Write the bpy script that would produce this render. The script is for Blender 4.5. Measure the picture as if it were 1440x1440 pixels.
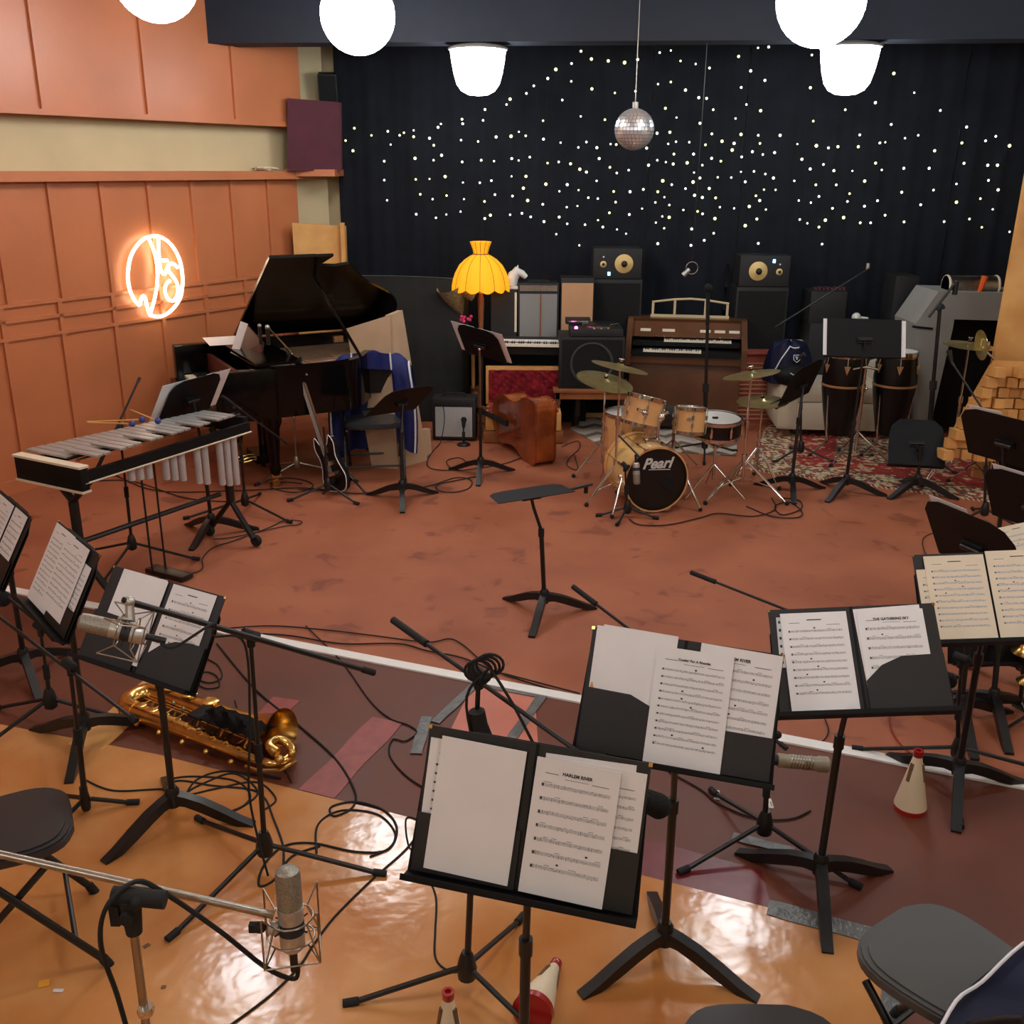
import bpy, bmesh, math, random
from mathutils import Vector as V, Matrix as Mx
for o in list(bpy.data.objects): bpy.data.objects.remove(o)
SC = bpy.context.scene; COL = SC.collection
random.seed(7)
# ---------------- camera ----------------
F = 1411.0; TH = math.radians(19.0); RL = math.radians(0.35); H = 2.3
EYE = V((0, 0, H))
FW = V((0, math.cos(TH), -math.sin(TH))); UP = V((0, math.sin(TH), math.cos(TH)))
RT = V((1, 0, 0))*math.cos(RL) + UP*math.sin(RL); UP = RT.cross(FW)
cam = bpy.data.cameras.new('camera'); cam.sensor_width = 36; cam.lens = F/1440*36; cam.clip_end = 60
co = bpy.data.objects.new('camera', cam); COL.objects.link(co)
co.matrix_world = Mx((( RT.x, UP.x, -FW.x, 0), (RT.y, UP.y, -FW.y, 0), (RT.z, UP.z, -FW.z, H), (0, 0, 0, 1)))
SC.camera = co
# ---------------- world, exposure ----------------
SC.view_settings.view_transform = 'Standard'; SC.view_settings.look = 'None'
SC.view_settings.gamma = 1; SC.view_settings.use_curve_mapping = False
SC.view_settings.exposure = 0.42
wd = bpy.data.worlds.new('world'); SC.world = wd; wd.use_nodes = True
wd.node_tree.nodes['Background'].inputs[0].default_value = (1, .93, .85, 1)
wd.node_tree.nodes['Background'].inputs[1].default_value = 0.3
GLOBE_W = 19.0      # strength of the glass globes
BOWL_W = 14.0
# ---------------- pixel <-> place helpers (photo frame 1440) ----------------
def ray(x, y): return FW + RT*((x-720)/F) + UP*((720-y)/F)
def G(x, y, z=0.0):
    d = ray(x, y); return EYE + d*((z-H)/d.z)
def U(x, y, Y):
    d = ray(x, y); return EYE + d*(Y/d.y)
WP = V((-3.69, 7.10, 0)); WU = V((.522, .853, 0)).normalized(); WN = V((WU.y, -WU.x, 0))
def WL(s, z, off=0.0): return WP + WU*s + WN*off + V((0, 0, z))
def WPX(x, y, off=0.0):
    d = ray(x, y); return EYE + d*(((WP+WN*off-EYE).dot(WN))/d.dot(WN))
# ---------------- materials ----------------
MATS = {}
def mat(name, col, rough=.5, metal=0.0, em=None, es=0.0, var=0.0, scale=8.0, col2=None, bump=0.0, bscale=60.0, coat=0.0, trans=0.0, det=4, rvar=0.0, sheen=0.0, alpha=1.0):
    m = bpy.data.materials.new(name); m.use_nodes = True; nt = m.node_tree; b = nt.nodes['Principled BSDF']
    b.inputs['Roughness'].default_value = rough; b.inputs['Metallic'].default_value = metal
    b.inputs['Coat Weight'].default_value = coat; b.inputs['Transmission Weight'].default_value = trans
    b.inputs['Sheen Weight'].default_value = sheen; b.inputs['Alpha'].default_value = alpha
    c = (*col, 1); tc = nt.nodes.new('ShaderNodeTexCoord')
    nz = nt.nodes.new('ShaderNodeTexNoise'); nz.inputs['Scale'].default_value = scale; nz.inputs['Detail'].default_value = det
    nt.links.new(tc.outputs['Object'], nz.inputs['Vector'])
    rp = nt.nodes.new('ShaderNodeValToRGB'); rp.color_ramp.elements[0].position = .35; rp.color_ramp.elements[1].position = .65
    c2 = col2 if col2 else tuple(v*(1-var) for v in col)
    rp.color_ramp.elements[0].color = (*c2, 1); rp.color_ramp.elements[1].color = c
    nt.links.new(nz.outputs['Fac'], rp.inputs['Fac']); nt.links.new(rp.outputs['Color'], b.inputs['Base Color'])
    if rvar:
        mr = nt.nodes.new('ShaderNodeMapRange'); mr.inputs['To Min'].default_value = rough; mr.inputs['To Max'].default_value = rough+rvar
        nt.links.new(nz.outputs['Fac'], mr.inputs['Value']); nt.links.new(mr.outputs['Result'], b.inputs['Roughness'])
    if bump:
        n2 = nt.nodes.new('ShaderNodeTexNoise'); n2.inputs['Scale'].default_value = bscale
        nt.links.new(tc.outputs['Object'], n2.inputs['Vector'])
        bp = nt.nodes.new('ShaderNodeBump'); bp.inputs['Strength'].default_value = bump; bp.inputs['Distance'].default_value = .01
        nt.links.new(n2.outputs['Fac'], bp.inputs['Height']); nt.links.new(bp.outputs['Normal'], b.inputs['Normal'])
    if em:
        b.inputs['Emission Color'].default_value = (*em, 1); b.inputs['Emission Strength'].default_value = es
    MATS[name] = m; return m
def s2l(*c): return tuple(((v/255+.055)/1.055)**2.4 if v > 10 else v/255/12.92 for v in c)
terra = mat('terracotta_paint', s2l(200, 121, 78), .36, var=.15, scale=1.6, bump=.08)
cream = mat('cream_plaster', s2l(205, 186, 145), .8, var=.1, scale=2)
ceilc = mat('ceiling_tile', s2l(214, 190, 165), .85, var=.08, scale=3)
navy = mat('navy_paint', s2l(30, 36, 50), .7, var=.15)
cloth = mat('curtain_cloth', s2l(36, 40, 50), .95, var=.25, scale=5, bump=.2, sheen=.05)
carpet = mat('rust_carpet', s2l(172, 101, 68), .62, var=0, col2=s2l(158, 90, 60), scale=2.2, bump=.25, bscale=220, det=9)
maroon = mat('maroon_lino', s2l(108, 54, 33), .42, var=.22, scale=2.0, det=8, rvar=.2)
lino = mat('amber_lino', s2l(208, 150, 94), .07, col2=s2l(182, 112, 52), scale=1.7, det=12, bump=.16, bscale=14, rvar=.16)
white_strip = mat('white_strip_paint', s2l(244, 243, 238), .45, var=.05, scale=20)
ducttape = mat('duct_tape', s2l(112, 114, 112), .35, var=.35, scale=18, bump=.5, bscale=50)
pinktape = mat('faded_red_lino', s2l(158, 72, 66), .45, var=.25, scale=14)
hatchm = mat('pink_hatch_lino', s2l(206, 122, 100), .5, var=.12, scale=5)
blk = mat('black_steel', s2l(24, 24, 25), .38, var=.2, scale=20)
blkm = mat('black_matte', s2l(15, 15, 16), .6, var=.25, scale=20)
blkm.node_tree.nodes['Principled BSDF'].inputs['Specular IOR Level'].default_value = .25
folder = mat('folder_card', s2l(30, 27, 26), .55, var=.25, scale=10)
rub = mat('black_rubber', s2l(22, 22, 22), .8)
chrome = mat('chrome', s2l(215, 212, 208), .14, 1.0)
dchrome = mat('dull_nickel', s2l(170, 162, 150), .35, 1.0, var=.2, scale=30)
nickel = mat('mic_nickel', s2l(205, 202, 194), .4, .75, var=.2, scale=60)
mesh_m = mat('mic_mesh', s2l(170, 166, 152), .5, .7, var=.4, scale=300)
beige_mic = mat('mic_beige', s2l(152, 142, 120), .5, .3, var=.15, scale=40)
foam = mat('foam_black', s2l(18, 18, 18), .95, var=.3, scale=60, bump=.6, bscale=150)
paper = mat('paper', s2l(232, 229, 228), .7, var=.03, scale=10)
paperc = mat('paper_cream', s2l(232, 216, 190), .7, var=.05, scale=10)
ink = mat('ink', s2l(40, 38, 40), .6)
staff = mat('printed_stave', s2l(205, 202, 202), .7, var=.2, scale=200)
plast = mat('plastic_sleeve', s2l(216, 216, 216), .2, var=.1, scale=30)
globe_m = mat('lit_globe_glass', (1, 1, 1), .3, em=(.90, .95, 1), es=GLOBE_W)
bowl_m = mat('lit_bowl_glass', (1, 1, 1), .3, em=(.90, .95, 1), es=BOWL_W)
neon_m = mat('neon_tube', (1, .9, .7), .3, em=(1, .90, .64), es=4.5)
star_m = mat('star_diode', (1, 1, .8), .4, em=(1, .98, .72), es=1.9)
starw_m = mat('star_diode_warm', (1, 1, .6), .4, em=(1, .92, .36), es=1.9)
for m_ in (star_m, starw_m): m_.cycles.emission_sampling = 'NONE'
lampy = mat('lamp_fabric', s2l(236, 160, 14), .8, em=(1, .46, .015), es=.5, var=.1, scale=6)
brass = mat('lacquered_brass', s2l(244, 200, 118), .24, 1.0, var=.25, scale=12)
cymb = mat('cymbal_bronze', s2l(222, 198, 136), .28, .9, var=.25, scale=12)
maple = mat('drum_maple', s2l(222, 170, 112), .22, var=.08, scale=6, coat=.6)
maple2 = mat('drum_maple_side', s2l(226, 186, 120), .25, var=.08, scale=6, coat=.6)
head = mat('drum_head', s2l(215, 215, 210), .55, var=.05)
bhead = mat('black_drum_head', s2l(12, 12, 12), .4)
pianob = mat('piano_lacquer', s2l(8, 7, 7), .14, var=.1)
pianob.node_tree.nodes['Principled BSDF'].inputs['Specular IOR Level'].default_value = .3
keyw = mat('ivory_keys', s2l(236, 228, 205), .3)
goldp = mat('piano_plate_gold', s2l(206, 150, 96), .35, .3, var=.25, scale=4)
mahog = mat('red_mahogany', s2l(92, 42, 34), .5, var=.2, scale=6)
alu = mat('vibraphone_bar', s2l(188, 192, 190), .38, .6, var=.08, scale=20)
reso = mat('resonator_tube', s2l(205, 208, 208), .35, .3, var=.06)
pine = mat('pine_board', s2l(222, 168, 98), .55, col2=s2l(198, 138, 72), scale=3)
dwood = mat('dark_walnut', s2l(104, 66, 42), .35, var=.3, scale=4, coat=.2)
mwood = mat('mid_wood', s2l(150, 92, 52), .4, var=.2, scale=5)
bassw = mat('bass_varnish', s2l(152, 70, 30), .2, col2=s2l(118, 48, 20), scale=3.5, coat=.7)
bassr = mat('bass_rib_varnish', s2l(176, 94, 36), .2, col2=s2l(130, 60, 24), scale=4, coat=.7)
tan = mat('tan_fabric', s2l(190, 160, 128), .9, var=.1, scale=5, bump=.2, bscale=150)
tan2 = mat('tan_cone_cloth', s2l(198, 152, 112), .9, var=.08, scale=5)
gobog = mat('charcoal_fabric', s2l(66, 68, 66), .95, var=.2, scale=3, bump=.3, bscale=100)
greyf = mat('grey_felt', s2l(146, 144, 138), .9, var=.1, scale=4)
ampg = mat('amp_grille_silver', s2l(176, 178, 176), .7, var=.15, scale=200)
ampg2 = mat('amp_grille_grey', s2l(140, 140, 138), .7, var=.15, scale=200)
tolex = mat('black_tolex', s2l(28, 28, 29), .6, var=.2, scale=120, bump=.3, bscale=200)
navyc = mat('navy_nylon', s2l(30, 38, 76), .55, var=.3, scale=5, bump=.3, bscale=18)
royal = mat('royal_blue_nylon', s2l(52, 62, 140), .55, var=.25, scale=5, bump=.3, bscale=18)
whitep = mat('white_piping', s2l(230, 230, 235), .5)
couchm = mat('ivory_upholstery', s2l(206, 194, 170), .85, var=.08, scale=4, bump=.2, bscale=80)
redl = mat('red_plush', s2l(190, 40, 55), .85, col2=s2l(130, 20, 35), scale=14, bump=.8, bscale=22)
redm = mat('red_enamel', s2l(160, 24, 26), .3, coat=.5)
mutew = mat('mute_fibre', s2l(228, 212, 180), .6, var=.05, scale=10)
cork = mat('cork', s2l(120, 92, 60), .9, var=.3, scale=80)
yel = mat('speaker_cone_yellow', s2l(222, 190, 120), .5, var=.1)
condk = mat('conga_black', s2l(13, 11, 12), .28, var=.2)
brick = mat('red_brick', s2l(170, 84, 66), .8, var=.2, scale=10)
seatm = mat('seat_vinyl', s2l(46, 46, 48), .35, var=.15, scale=5)
seatg = mat('seat_grey_vinyl', s2l(84, 84, 82), .38, var=.12, scale=4)
marm = mat('maroon_panel_cloth', s2l(88, 40, 52), .9, var=.2, scale=6)
glow_b = mat('blue_led', (.1, .4, 1), .4, em=(.2, .6, 1), es=8)
glow_p = mat('pink_led', (1, .1, .4), .4, em=(1, .1, .45), es=6)
horse_m = mat('white_glaze', s2l(225, 222, 215), .35, var=.05)
pinkm = mat('pink_petal', s2l(214, 60, 110), .6)
orangem = mat('orange_cloth', s2l(226, 92, 30), .8)
bottle_m = mat('clear_bottle', s2l(200, 200, 205), .15, trans=.6)
labelm = mat('white_label', s2l(228, 226, 218), .6)
leafy = mat('dry_leaf', s2l(222, 150, 30), .6)
mirror = mat('mirror_tile', s2l(235, 235, 238), .30, .85)
grout = mat('mirror_ball_core', s2l(120, 120, 120), .5, .5)
rattan = mat('woven_rattan', s2l(170, 150, 105), .8, col2=s2l(90, 75, 50), scale=90)
def tilemat(name, kind, cols, scale):
    m = bpy.data.materials.new(name); m.use_nodes = True; nt = m.node_tree; b = nt.nodes['Principled BSDF']; b.inputs['Roughness'].default_value = .9
    tc = nt.nodes.new('ShaderNodeTexCoord'); mp = nt.nodes.new('ShaderNodeMapping'); nt.links.new(tc.outputs['Object'], mp.inputs['Vector'])
    L = nt.links.new
    if kind == 'rug':
        vo = nt.nodes.new('ShaderNodeTexVoronoi'); vo.inputs['Scale'].default_value = scale; vo.distance = 'MANHATTAN'
        L(mp.outputs[0], vo.inputs['Vector']); src = vo.outputs['Color']
        sp = nt.nodes.new('ShaderNodeSeparateColor'); L(src, sp.inputs[0]); fac = sp.outputs[0]
    else:
        sx = nt.nodes.new('ShaderNodeSeparateXYZ'); L(mp.outputs[0], sx.inputs[0])
        pp = nt.nodes.new('ShaderNodeMath'); pp.operation = 'PINGPONG'; pp.inputs[1].default_value = .12; L(sx.outputs[0], pp.inputs[0])
        ad = nt.nodes.new('ShaderNodeMath'); ad.operation = 'ADD'; L(pp.outputs[0], ad.inputs[0]); L(sx.outputs[1], ad.inputs[1])
        fr = nt.nodes.new('ShaderNodeMath'); fr.operation = 'MULTIPLY'; fr.inputs[1].default_value = scale; L(ad.outputs[0], fr.inputs[0])
        f2 = nt.nodes.new('ShaderNodeMath'); f2.operation = 'FRACT'; L(fr.outputs[0], f2.inputs[0]); fac = f2.outputs[0]
    rp = nt.nodes.new('ShaderNodeValToRGB'); rp.color_ramp.interpolation = 'CONSTANT'
    n = len(cols)
    while len(rp.color_ramp.elements) < n: rp.color_ramp.elements.new(.5)
    for i, c in enumerate(cols):
        rp.color_ramp.elements[i].position = i/n; rp.color_ramp.elements[i].color = (*c, 1)
    L(fac, rp.inputs[0]); L(rp.outputs[0], b.inputs['Base Color']); return m
rugm = tilemat('persian_rug', 'rug', [s2l(196, 178, 140), s2l(150, 50, 42), s2l(120, 100, 76), s2l(206, 188, 150), s2l(92, 66, 54)], 34)
rugred = tilemat('persian_rug_field', 'rug', [s2l(158, 48, 42), s2l(170, 60, 50), s2l(150, 44, 40), s2l(190, 170, 130), s2l(140, 40, 36)], 26)
zig = tilemat('zigzag_rug', 'zig', [s2l(176, 164, 150), s2l(112, 96, 82), s2l(196, 186, 174)], 3.2)
def carpet_spots(m):
    nt = m.node_tree; b = nt.nodes['Principled BSDF']; tc = [n for n in nt.nodes if n.type == 'TEX_COORD'][0]; src = b.inputs['Base Color'].links[0].from_socket
    n2 = nt.nodes.new('ShaderNodeTexNoise'); n2.inputs['Scale'].default_value = 4.2; n2.inputs['Detail'].default_value = 3; n2.inputs['Distortion'].default_value = .6; nt.links.new(tc.outputs['Object'], n2.inputs['Vector'])
    r = nt.nodes.new('ShaderNodeValToRGB'); r.color_ramp.elements[0].position = .60; r.color_ramp.elements[1].position = .68; nt.links.new(n2.outputs['Fac'], r.inputs[0])
    mx = nt.nodes.new('ShaderNodeMix'); mx.data_type = 'RGBA'; mx.inputs['B'].default_value = (*s2l(126, 66, 46), 1)
    mu = nt.nodes.new('ShaderNodeMath'); mu.operation = 'MULTIPLY'; mu.inputs[1].default_value = .75; nt.links.new(r.outputs[0], mu.inputs[0]); nt.links.new(mu.outputs[0], mx.inputs['Factor'])
    nt.links.new(src, mx.inputs['A']); nt.links.new(mx.outputs['Result'], b.inputs['Base Color'])
carpet_spots(carpet)
# ---------------- mesh builder ----------------
WM = {}
class B:
    def __init__(s, m=None, M=None): s.bm = bmesh.new(); s.ms = []; s.i = 0; s.M = M or Mx(); s.mat(m) if m else None
    def mat(s, m):
        if m not in s.ms: s.ms.append(m)
        s.i = s.ms.index(m); return s
    def _f(s, vs):
        try: f = s.bm.faces.new(vs); f.material_index = s.i; return f
        except ValueError: return None
    def v(s, p): return s.bm.verts.new(s.M @ V(p))
    def box(s, c, sz, M=None, bev=0.0):
        M = M or Mx(); c = V(c); h = [x/2 for x in sz]; n0 = len(s.bm.verts)
        vs = [s.v(M @ (c+V((x*h[0], y*h[1], z*h[2])))) for x in (-1, 1) for y in (-1, 1) for z in (-1, 1)]
        fs = [s._f([vs[k] for k in q]) for q in ((0, 1, 3, 2), (4, 6, 7, 5), (0, 4, 5, 1), (2, 3, 7, 6), (0, 2, 6, 4), (1, 5, 7, 3))]
        if bev:
            es = list({e for f in fs for e in f.edges})
            r = bmesh.ops.bevel(s.bm, geom=es, offset=bev, segments=2, affect='EDGES', profile=.6)
            for f in r['faces']: f.material_index = s.i
        return s
    def tube(s, pts, r, n=8, cap=True):
        pts = [V(p) for p in pts]; rs = r if isinstance(r, (list, tuple)) else [r]*len(pts); rings = []; up = None
        for k, p in enumerate(pts):
            d = (pts[min(k+1, len(pts)-1)]-pts[max(k-1, 0)])
            if d.length < 1e-9: d = V((0, 0, 1))
            d.normalize()
            if up is None: up = V((0, 0, 1)) if abs(d.z) < .9 else V((1, 0, 0))
            x = d.cross(up)
            if x.length < 1e-4: up = V((1, 0, 0)) if abs(d.x) < .9 else V((0, 1, 0)); x = d.cross(up)
            x.normalize(); y = d.cross(x).normalized(); up = x.cross(d)*1.0
            rings.append([s.v(p+(x*math.cos(2*math.pi*j/n)+y*math.sin(2*math.pi*j/n))*rs[k]) for j in range(n)])
        for a, b in zip(rings, rings[1:]):
            for j in range(n): s._f((a[j], a[(j+1) % n], b[(j+1) % n], b[j]))
        if cap: s._f(rings[0][::-1]); s._f(rings[-1])
        return s
    def lathe(s, prof, M=None, n=24, cap=True, wob=None):
        M = M or Mx(); rings = []
        for k, (r, z) in enumerate(prof):
            rings.append([s.v(M @ V((max(r, 1e-4)*math.cos(2*math.pi*j/n)*(wob(j/n, k) if wob else 1), max(r, 1e-4)*math.sin(2*math.pi*j/n)*(wob(j/n, k) if wob else 1), z))) for j in range(n)])
        for a, b in zip(rings, rings[1:]):
            for j in range(n): s._f((a[j], a[(j+1) % n], b[(j+1) % n], b[j]))
        if cap: s._f(rings[0][::-1]); s._f(rings[-1])
        return s
    def prism(s, pts, d, M=None):
        M = M or Mx(); a = [s.v(M @ V((x, y, 0))) for x, y in pts]; b = [s.v(M @ V((x, y, d))) for x, y in pts]
        s._f(a[::-1]); s._f(b); n = len(pts)
        for j in range(n): s._f((a[j], a[(j+1) % n], b[(j+1) % n], b[j]))
        return s
    def hull8(s, bot, top):
        a = [s.v(p) for p in bot]; b = [s.v(p) for p in top]; s._f(a[::-1]); s._f(b); n = len(a)
        for j in range(n): s._f((a[j], a[(j+1) % n], b[(j+1) % n], b[j]))
        return s
    def grid(s, fn, nu, nv, thick=0.0):
        g = [[s.v(fn(i/nu, j/nv)) for j in range(nv+1)] for i in range(nu+1)]
        fs = [s._f((g[i][j], g[i+1][j], g[i+1][j+1], g[i][j+1])) for i in range(nu) for j in range(nv)]
        if thick:
            r = bmesh.ops.solidify(s.bm, geom=[f for f in fs if f], thickness=thick)
        return s
    def ball(s, c, r, n=12, sc=(1, 1, 1)):
        k = max(6, n//2); prof = [(r*math.sin(math.pi*i/k), -r*math.cos(math.pi*i/k)) for i in range(k+1)]
        return s.lathe(prof, Mx.Translation(V(c)) @ Mx.Diagonal((*sc, 1)), n)
    def out(s, name, par=None, world=False, sharp=38, hold=None):
        me = bpy.data.meshes.new(name); bm = s.bm
        if world and par is not None: bm.transform(WM[par.name].inverted())
        if hold is not None: bm.transform(hold.inverted())
        bmesh.ops.recalc_face_normals(bm, faces=bm.faces); bm.to_mesh(me); bm.free()
        for m in s.ms: me.materials.append(m)
        me.polygons.foreach_set('use_smooth', [True]*len(me.polygons))
        me.set_sharp_from_angle(angle=math.radians(sharp))
        o = bpy.data.objects.new(name, me); COL.objects.link(o)
        if par is not None: o.parent = par; WM[o.name] = WM[par.name]
        if hold is not None: o.matrix_world = hold; WM[o.name] = hold.copy()
        return o
def tag(o, label, cat, group=None):
    o['label'] = label; o['category'] = cat
    if group: o['group'] = group
    return o
def thing(name, label, cat, loc=(0, 0, 0), rz=0.0, group=None, M=None):
    o = bpy.data.objects.new(name, None); o.empty_display_size = .1; COL.objects.link(o)
    Mw = M if M is not None else Mx.Translation(V(loc)) @ Mx.Rotation(rz, 4, 'Z')
    o.matrix_world = Mw; WM[o.name] = Mw.copy(); return tag(o, label, cat, group)
def solo(b, name, label, cat, loc=(0, 0, 0), rz=0.0, group=None, world=True, M=None):
    Mw = M if M is not None else Mx.Translation(V(loc)) @ Mx.Rotation(rz, 4, 'Z')
    if not world: b.bm.transform(Mw)
    return tag(b.out(name, hold=Mw), label, cat, group)
def struct(b, name, par=None):
    o = b.out(name, par)
    if par is None: o['kind'] = 'structure'; WM[o.name] = Mx()
    return o
def T(x, y, z): return Mx.Translation(V((x, y, z)))
def R(a, ax): return Mx.Rotation(math.radians(a), 4, ax)
def frame(o, X, Y):
    X = X.normalized(); Z = X.cross(Y).normalized(); Y = Z.cross(X)
    return Mx(((X.x, Y.x, Z.x, o.x), (X.y, Y.y, Z.y, o.y), (X.z, Y.z, Z.z, o.z), (0, 0, 0, 1)))
def pose(p, yaw, tilt, roll=0):
    ya, ti, ro = map(math.radians, (yaw, tilt, roll))
    X = V((math.cos(ya), math.sin(ya), 0)); N = V((-math.sin(ya), math.cos(ya), 0)); Y = N*math.cos(ti)+V((0, 0, 1))*math.sin(ti)
    return frame(V(p), X*math.cos(ro)+Y*math.sin(ro), -X*math.sin(ro)+Y*math.cos(ro))
def smooth(pts, k=6):
    P = [V(p) for p in pts]; out = []
    for i in range(len(P)-1):
        a, b, c, d = P[max(i-1, 0)], P[i], P[i+1], P[min(i+2, len(P)-1)]
        for j in range(k):
            t = j/k; out.append(.5*((2*b)+(c-a)*t+(2*a-5*b+4*c-d)*t*t+(3*b-a-3*c+d)*t**3))
    out.append(P[-1]); return out
def text(body, size, M, par, m, name='title_text', shear=0.0, depth=.0004):
    cu = bpy.data.curves.new(name, 'FONT'); cu.body = body; cu.size = size; cu.align_x = 'CENTER'; cu.align_y = 'CENTER'; cu.extrude = depth; cu.shear = shear; cu.offset = size*.03
    tmp = bpy.data.objects.new('tmp', cu); COL.objects.link(tmp); bpy.context.view_layer.update()
    me = bpy.data.meshes.new_from_object(tmp.evaluated_get(bpy.context.evaluated_depsgraph_get())); bpy.data.objects.remove(tmp)
    me.transform(M); me.materials.clear(); me.materials.append(m)
    o = bpy.data.objects.new(name, me); COL.objects.link(o)
    if par is not None: o.parent = par; WM[o.name] = WM[par.name]
    return o
# ================= THE ROOM =================
CB = lambda x: 10.15 - .1*(x+1.7)          # plan line of the star curtain
b = B(carpet); b.box((0, 4, -.05), (16, 16, .1)); struct(b, 'floor')
def slab(name, pts, z0, z1, m):
    b = B(m); b.hull8([V((p.x, p.y, z0)) for p in pts], [V((p.x, p.y, z1)) for p in pts]); return struct(b, name)
sA, sB = G(20, 836), G(1440, 1112); sd = (sB-sA).normalized(); sn = V((-sd.y, sd.x, 0))
slab('floor.001', [sA-sd*3, sB+sd*3, V((6, -2.5, 0)), V((-6, -2.5, 0))], 0.0, .003, maroon)
slab('trim_1', [sA-sd*2.5, sB+sd*3, sB+sd*3+sn*.062, sA-sd*2.5+sn*.062], 0.0, .012, white_strip)
oe = [G(-500, 905), G(0, 1020), G(220, 1062), G(440, 1118), G(600, 1157), G(900, 1232), G(1080, 1278), G(1248, 1325), G(1240, 1440)]
slab('floor.002', oe+[V((.93, -2.4, 0)), V((-6, -2.4, 0))], .0, .006, lino)
def tape(p, q, w, label, m=ducttape, z=.009, name='tape_strip', cat='tape'):
    d = (q-p).normalized(); n = V((-d.y, d.x, 0))*w/2; b = B(m); rr = []
    k = 12
    for s_ in (1, -1):
        for i in range(k+1):
            t = i/k if s_ == 1 else 1-i/k; rr.append(p.lerp(q, t)+n*s_*(1+.06*math.sin(9*t+p.x*7)))
    b.hull8([V((v.x, v.y, .0065 if z > .007 else .001)) for v in rr], [V((v.x, v.y, z)) for v in rr])
    return solo(b, name, label, cat, (p+q)/2)
tape(G(1080, 1278), G(1262, 1328), .075, 'grey duct tape along back edge of amber floor at right')
tape(G(1256, 1322), G(1250, 1440), .05, 'grey duct tape down the right side edge of amber floor')
tape(G(1030, 1178), G(1116, 1200), .045, 'crumpled silver tape strip under the microphone tripod with beige mic')
tape(G(612, 1018), G(668, 965), .045, 'grey tape on left side of the pink floor hatch', z=.0095)
tape(G(664, 962), G(762, 980), .045, 'grey tape across the far side of the pink floor hatch')
tape(G(716, 1045), G(766, 975), .045, 'grey tape on right side of the pink floor hatch', z=.0095)
tape(G(585, 1062), G(600, 1010), .05, 'crumpled grey tape at left of the front black folder', z=.0095)
slab('floor.003', [G(610, 1075), G(760, 1100), G(752, 978), G(664, 966)], 0.0, .0045, hatchm)
tape(G(445, 1118), G(545, 1014), .15, 'faded pink red floor patch between cables, right one', pinktape, .0062, 'floor_patch', 'floor patch')
tape(G(330, 1060), G(403, 984), .13, 'faded pink red floor patch beyond the gold saxophone', pinktape, .0062, 'floor_patch', 'floor patch')
tape(G(120, 1052), G(228, 958), .16, 'pale wooden floor strip left of the gold saxophone', pine, .0062, 'floor_patch', 'floor patch')
slab('floor.004', [G(905, 1180), G(1070, 1225), G(1085, 1278), G(900, 1232)], .0, .0042, mat('wine_red_boards', s2l(112, 28, 34), .35, var=.2, scale=20))
# left wall
b = B(cream); 
b.hull8([WL(-8.5, 0), WL(3.62, 0), WL(3.62, 0, -.15), WL(-8.5, 0, -.15)], [WL(-8.5, 3.6), WL(3.62, 3.6), WL(3.62, 3.6, -.15), WL(-8.5, 3.6, -.15)])
wl = struct(b, 'wall_left')
def wbox(m, s0, s1, z0, z1, o0, o1):
    b = B(m); b.hull8([WL(s0, z0, o0), WL(s1, z0, o0), WL(s1, z0, o1), WL(s0, z0, o1)], [WL(s0, z1, o0), WL(s1, z1, o0), WL(s1, z1, o1), WL(s0, z1, o1)]); return b
wbox(terra, -8.4, 3.15, 0, 2.22, 0, .04).out('lower_panelling', wl)
wbox(terra, -8.4, 3.15, 2.64, 3.6, 0, .15).out('upper_panelling', wl)
wbox(terra, -8.4, 3.16, 2.18, 2.25, 0, .14).out('shelf_ledge', wl)
wbox(terra, -8.4, 3.16, 2.62, 2.66, .15, .175).out('bottom_rail', wl)
for z in (1.345, 1.235, 1.11): wbox(terra, -8.4, 2.75, z-.012, z+.012, .04, .062).out('rail', wl)
for k in range(-14, 7):
    s = .58+.437*k
    if s < 3: wbox(terra, s-.018, s+.018, 1.357, 2.18, .04, .062).out('batten', wl)
for k in range(-14, 7):
    s = .07+.466*k
    wbox(terra, s-.018, s+.018, .1, 1.10, .04, .062).out('batten', wl)
    wbox(terra, s-.018, s+.018, 1.122, 1.333, .04, .062).out('batten', wl)
wbox(terra, 2.76, 2.80, .1, 2.18, .04, .055).out('batten', wl)
for k in range(-8, 3):
    s = .55+.90*k; wbox(terra, s-.02, s+.02, 2.66, 3.5, .15, .172).out('batten', wl)
struct(wbox(terra, -8.4, 3.15, 0, .1, .04, .065), 'baseboard_left')
# back wall, right wall, rear wall, ceiling
b = B(cream); b.hull8([(-2.4, CB(-2.4)+.12, 0), (6.2, CB(6.2)+.12, 0), (6.2, CB(6.2)+.3, 0), (-2.4, CB(-2.4)+.3, 0)], [(-2.4, CB(-2.4)+.12, 3.6), (6.2, CB(6.2)+.12, 3.6), (6.2, CB(6.2)+.3, 3.6), (-2.4, CB(-2.4)+.3, 3.6)])
struct(b, 'wall_back')
b = B(cream); b.box((6.1, 3.5, 1.8), (.15, 13.4, 3.6)); struct(b, 'wall_right')
b = B(cream); b.box((-1, -3.2, 1.8), (15, .15, 3.6)); struct(b, 'wall_front')
b = B(navy); b.box((-1, 3.6, 3.62), (15, 14.5, .1)); struct(b, 'ceiling')
b = B(ceilc); b.box((-3.2, 2.6, 3.54), (6.55, 11.5, .05)); struct(b, 'trim_2')
b = B(ceilc); b.box((1.2, 2.6, 3.54), (1.65, 11.4, .05)); struct(b, 'trim_3')
b = B(ceilc); b.box((4.4, .8, 3.54), (3, 7.5, .05)); struct(b, 'trim_8')
bl = WL(2.04, 0); by = lambda x: bl.y-.1*(x-bl.x)
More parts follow.
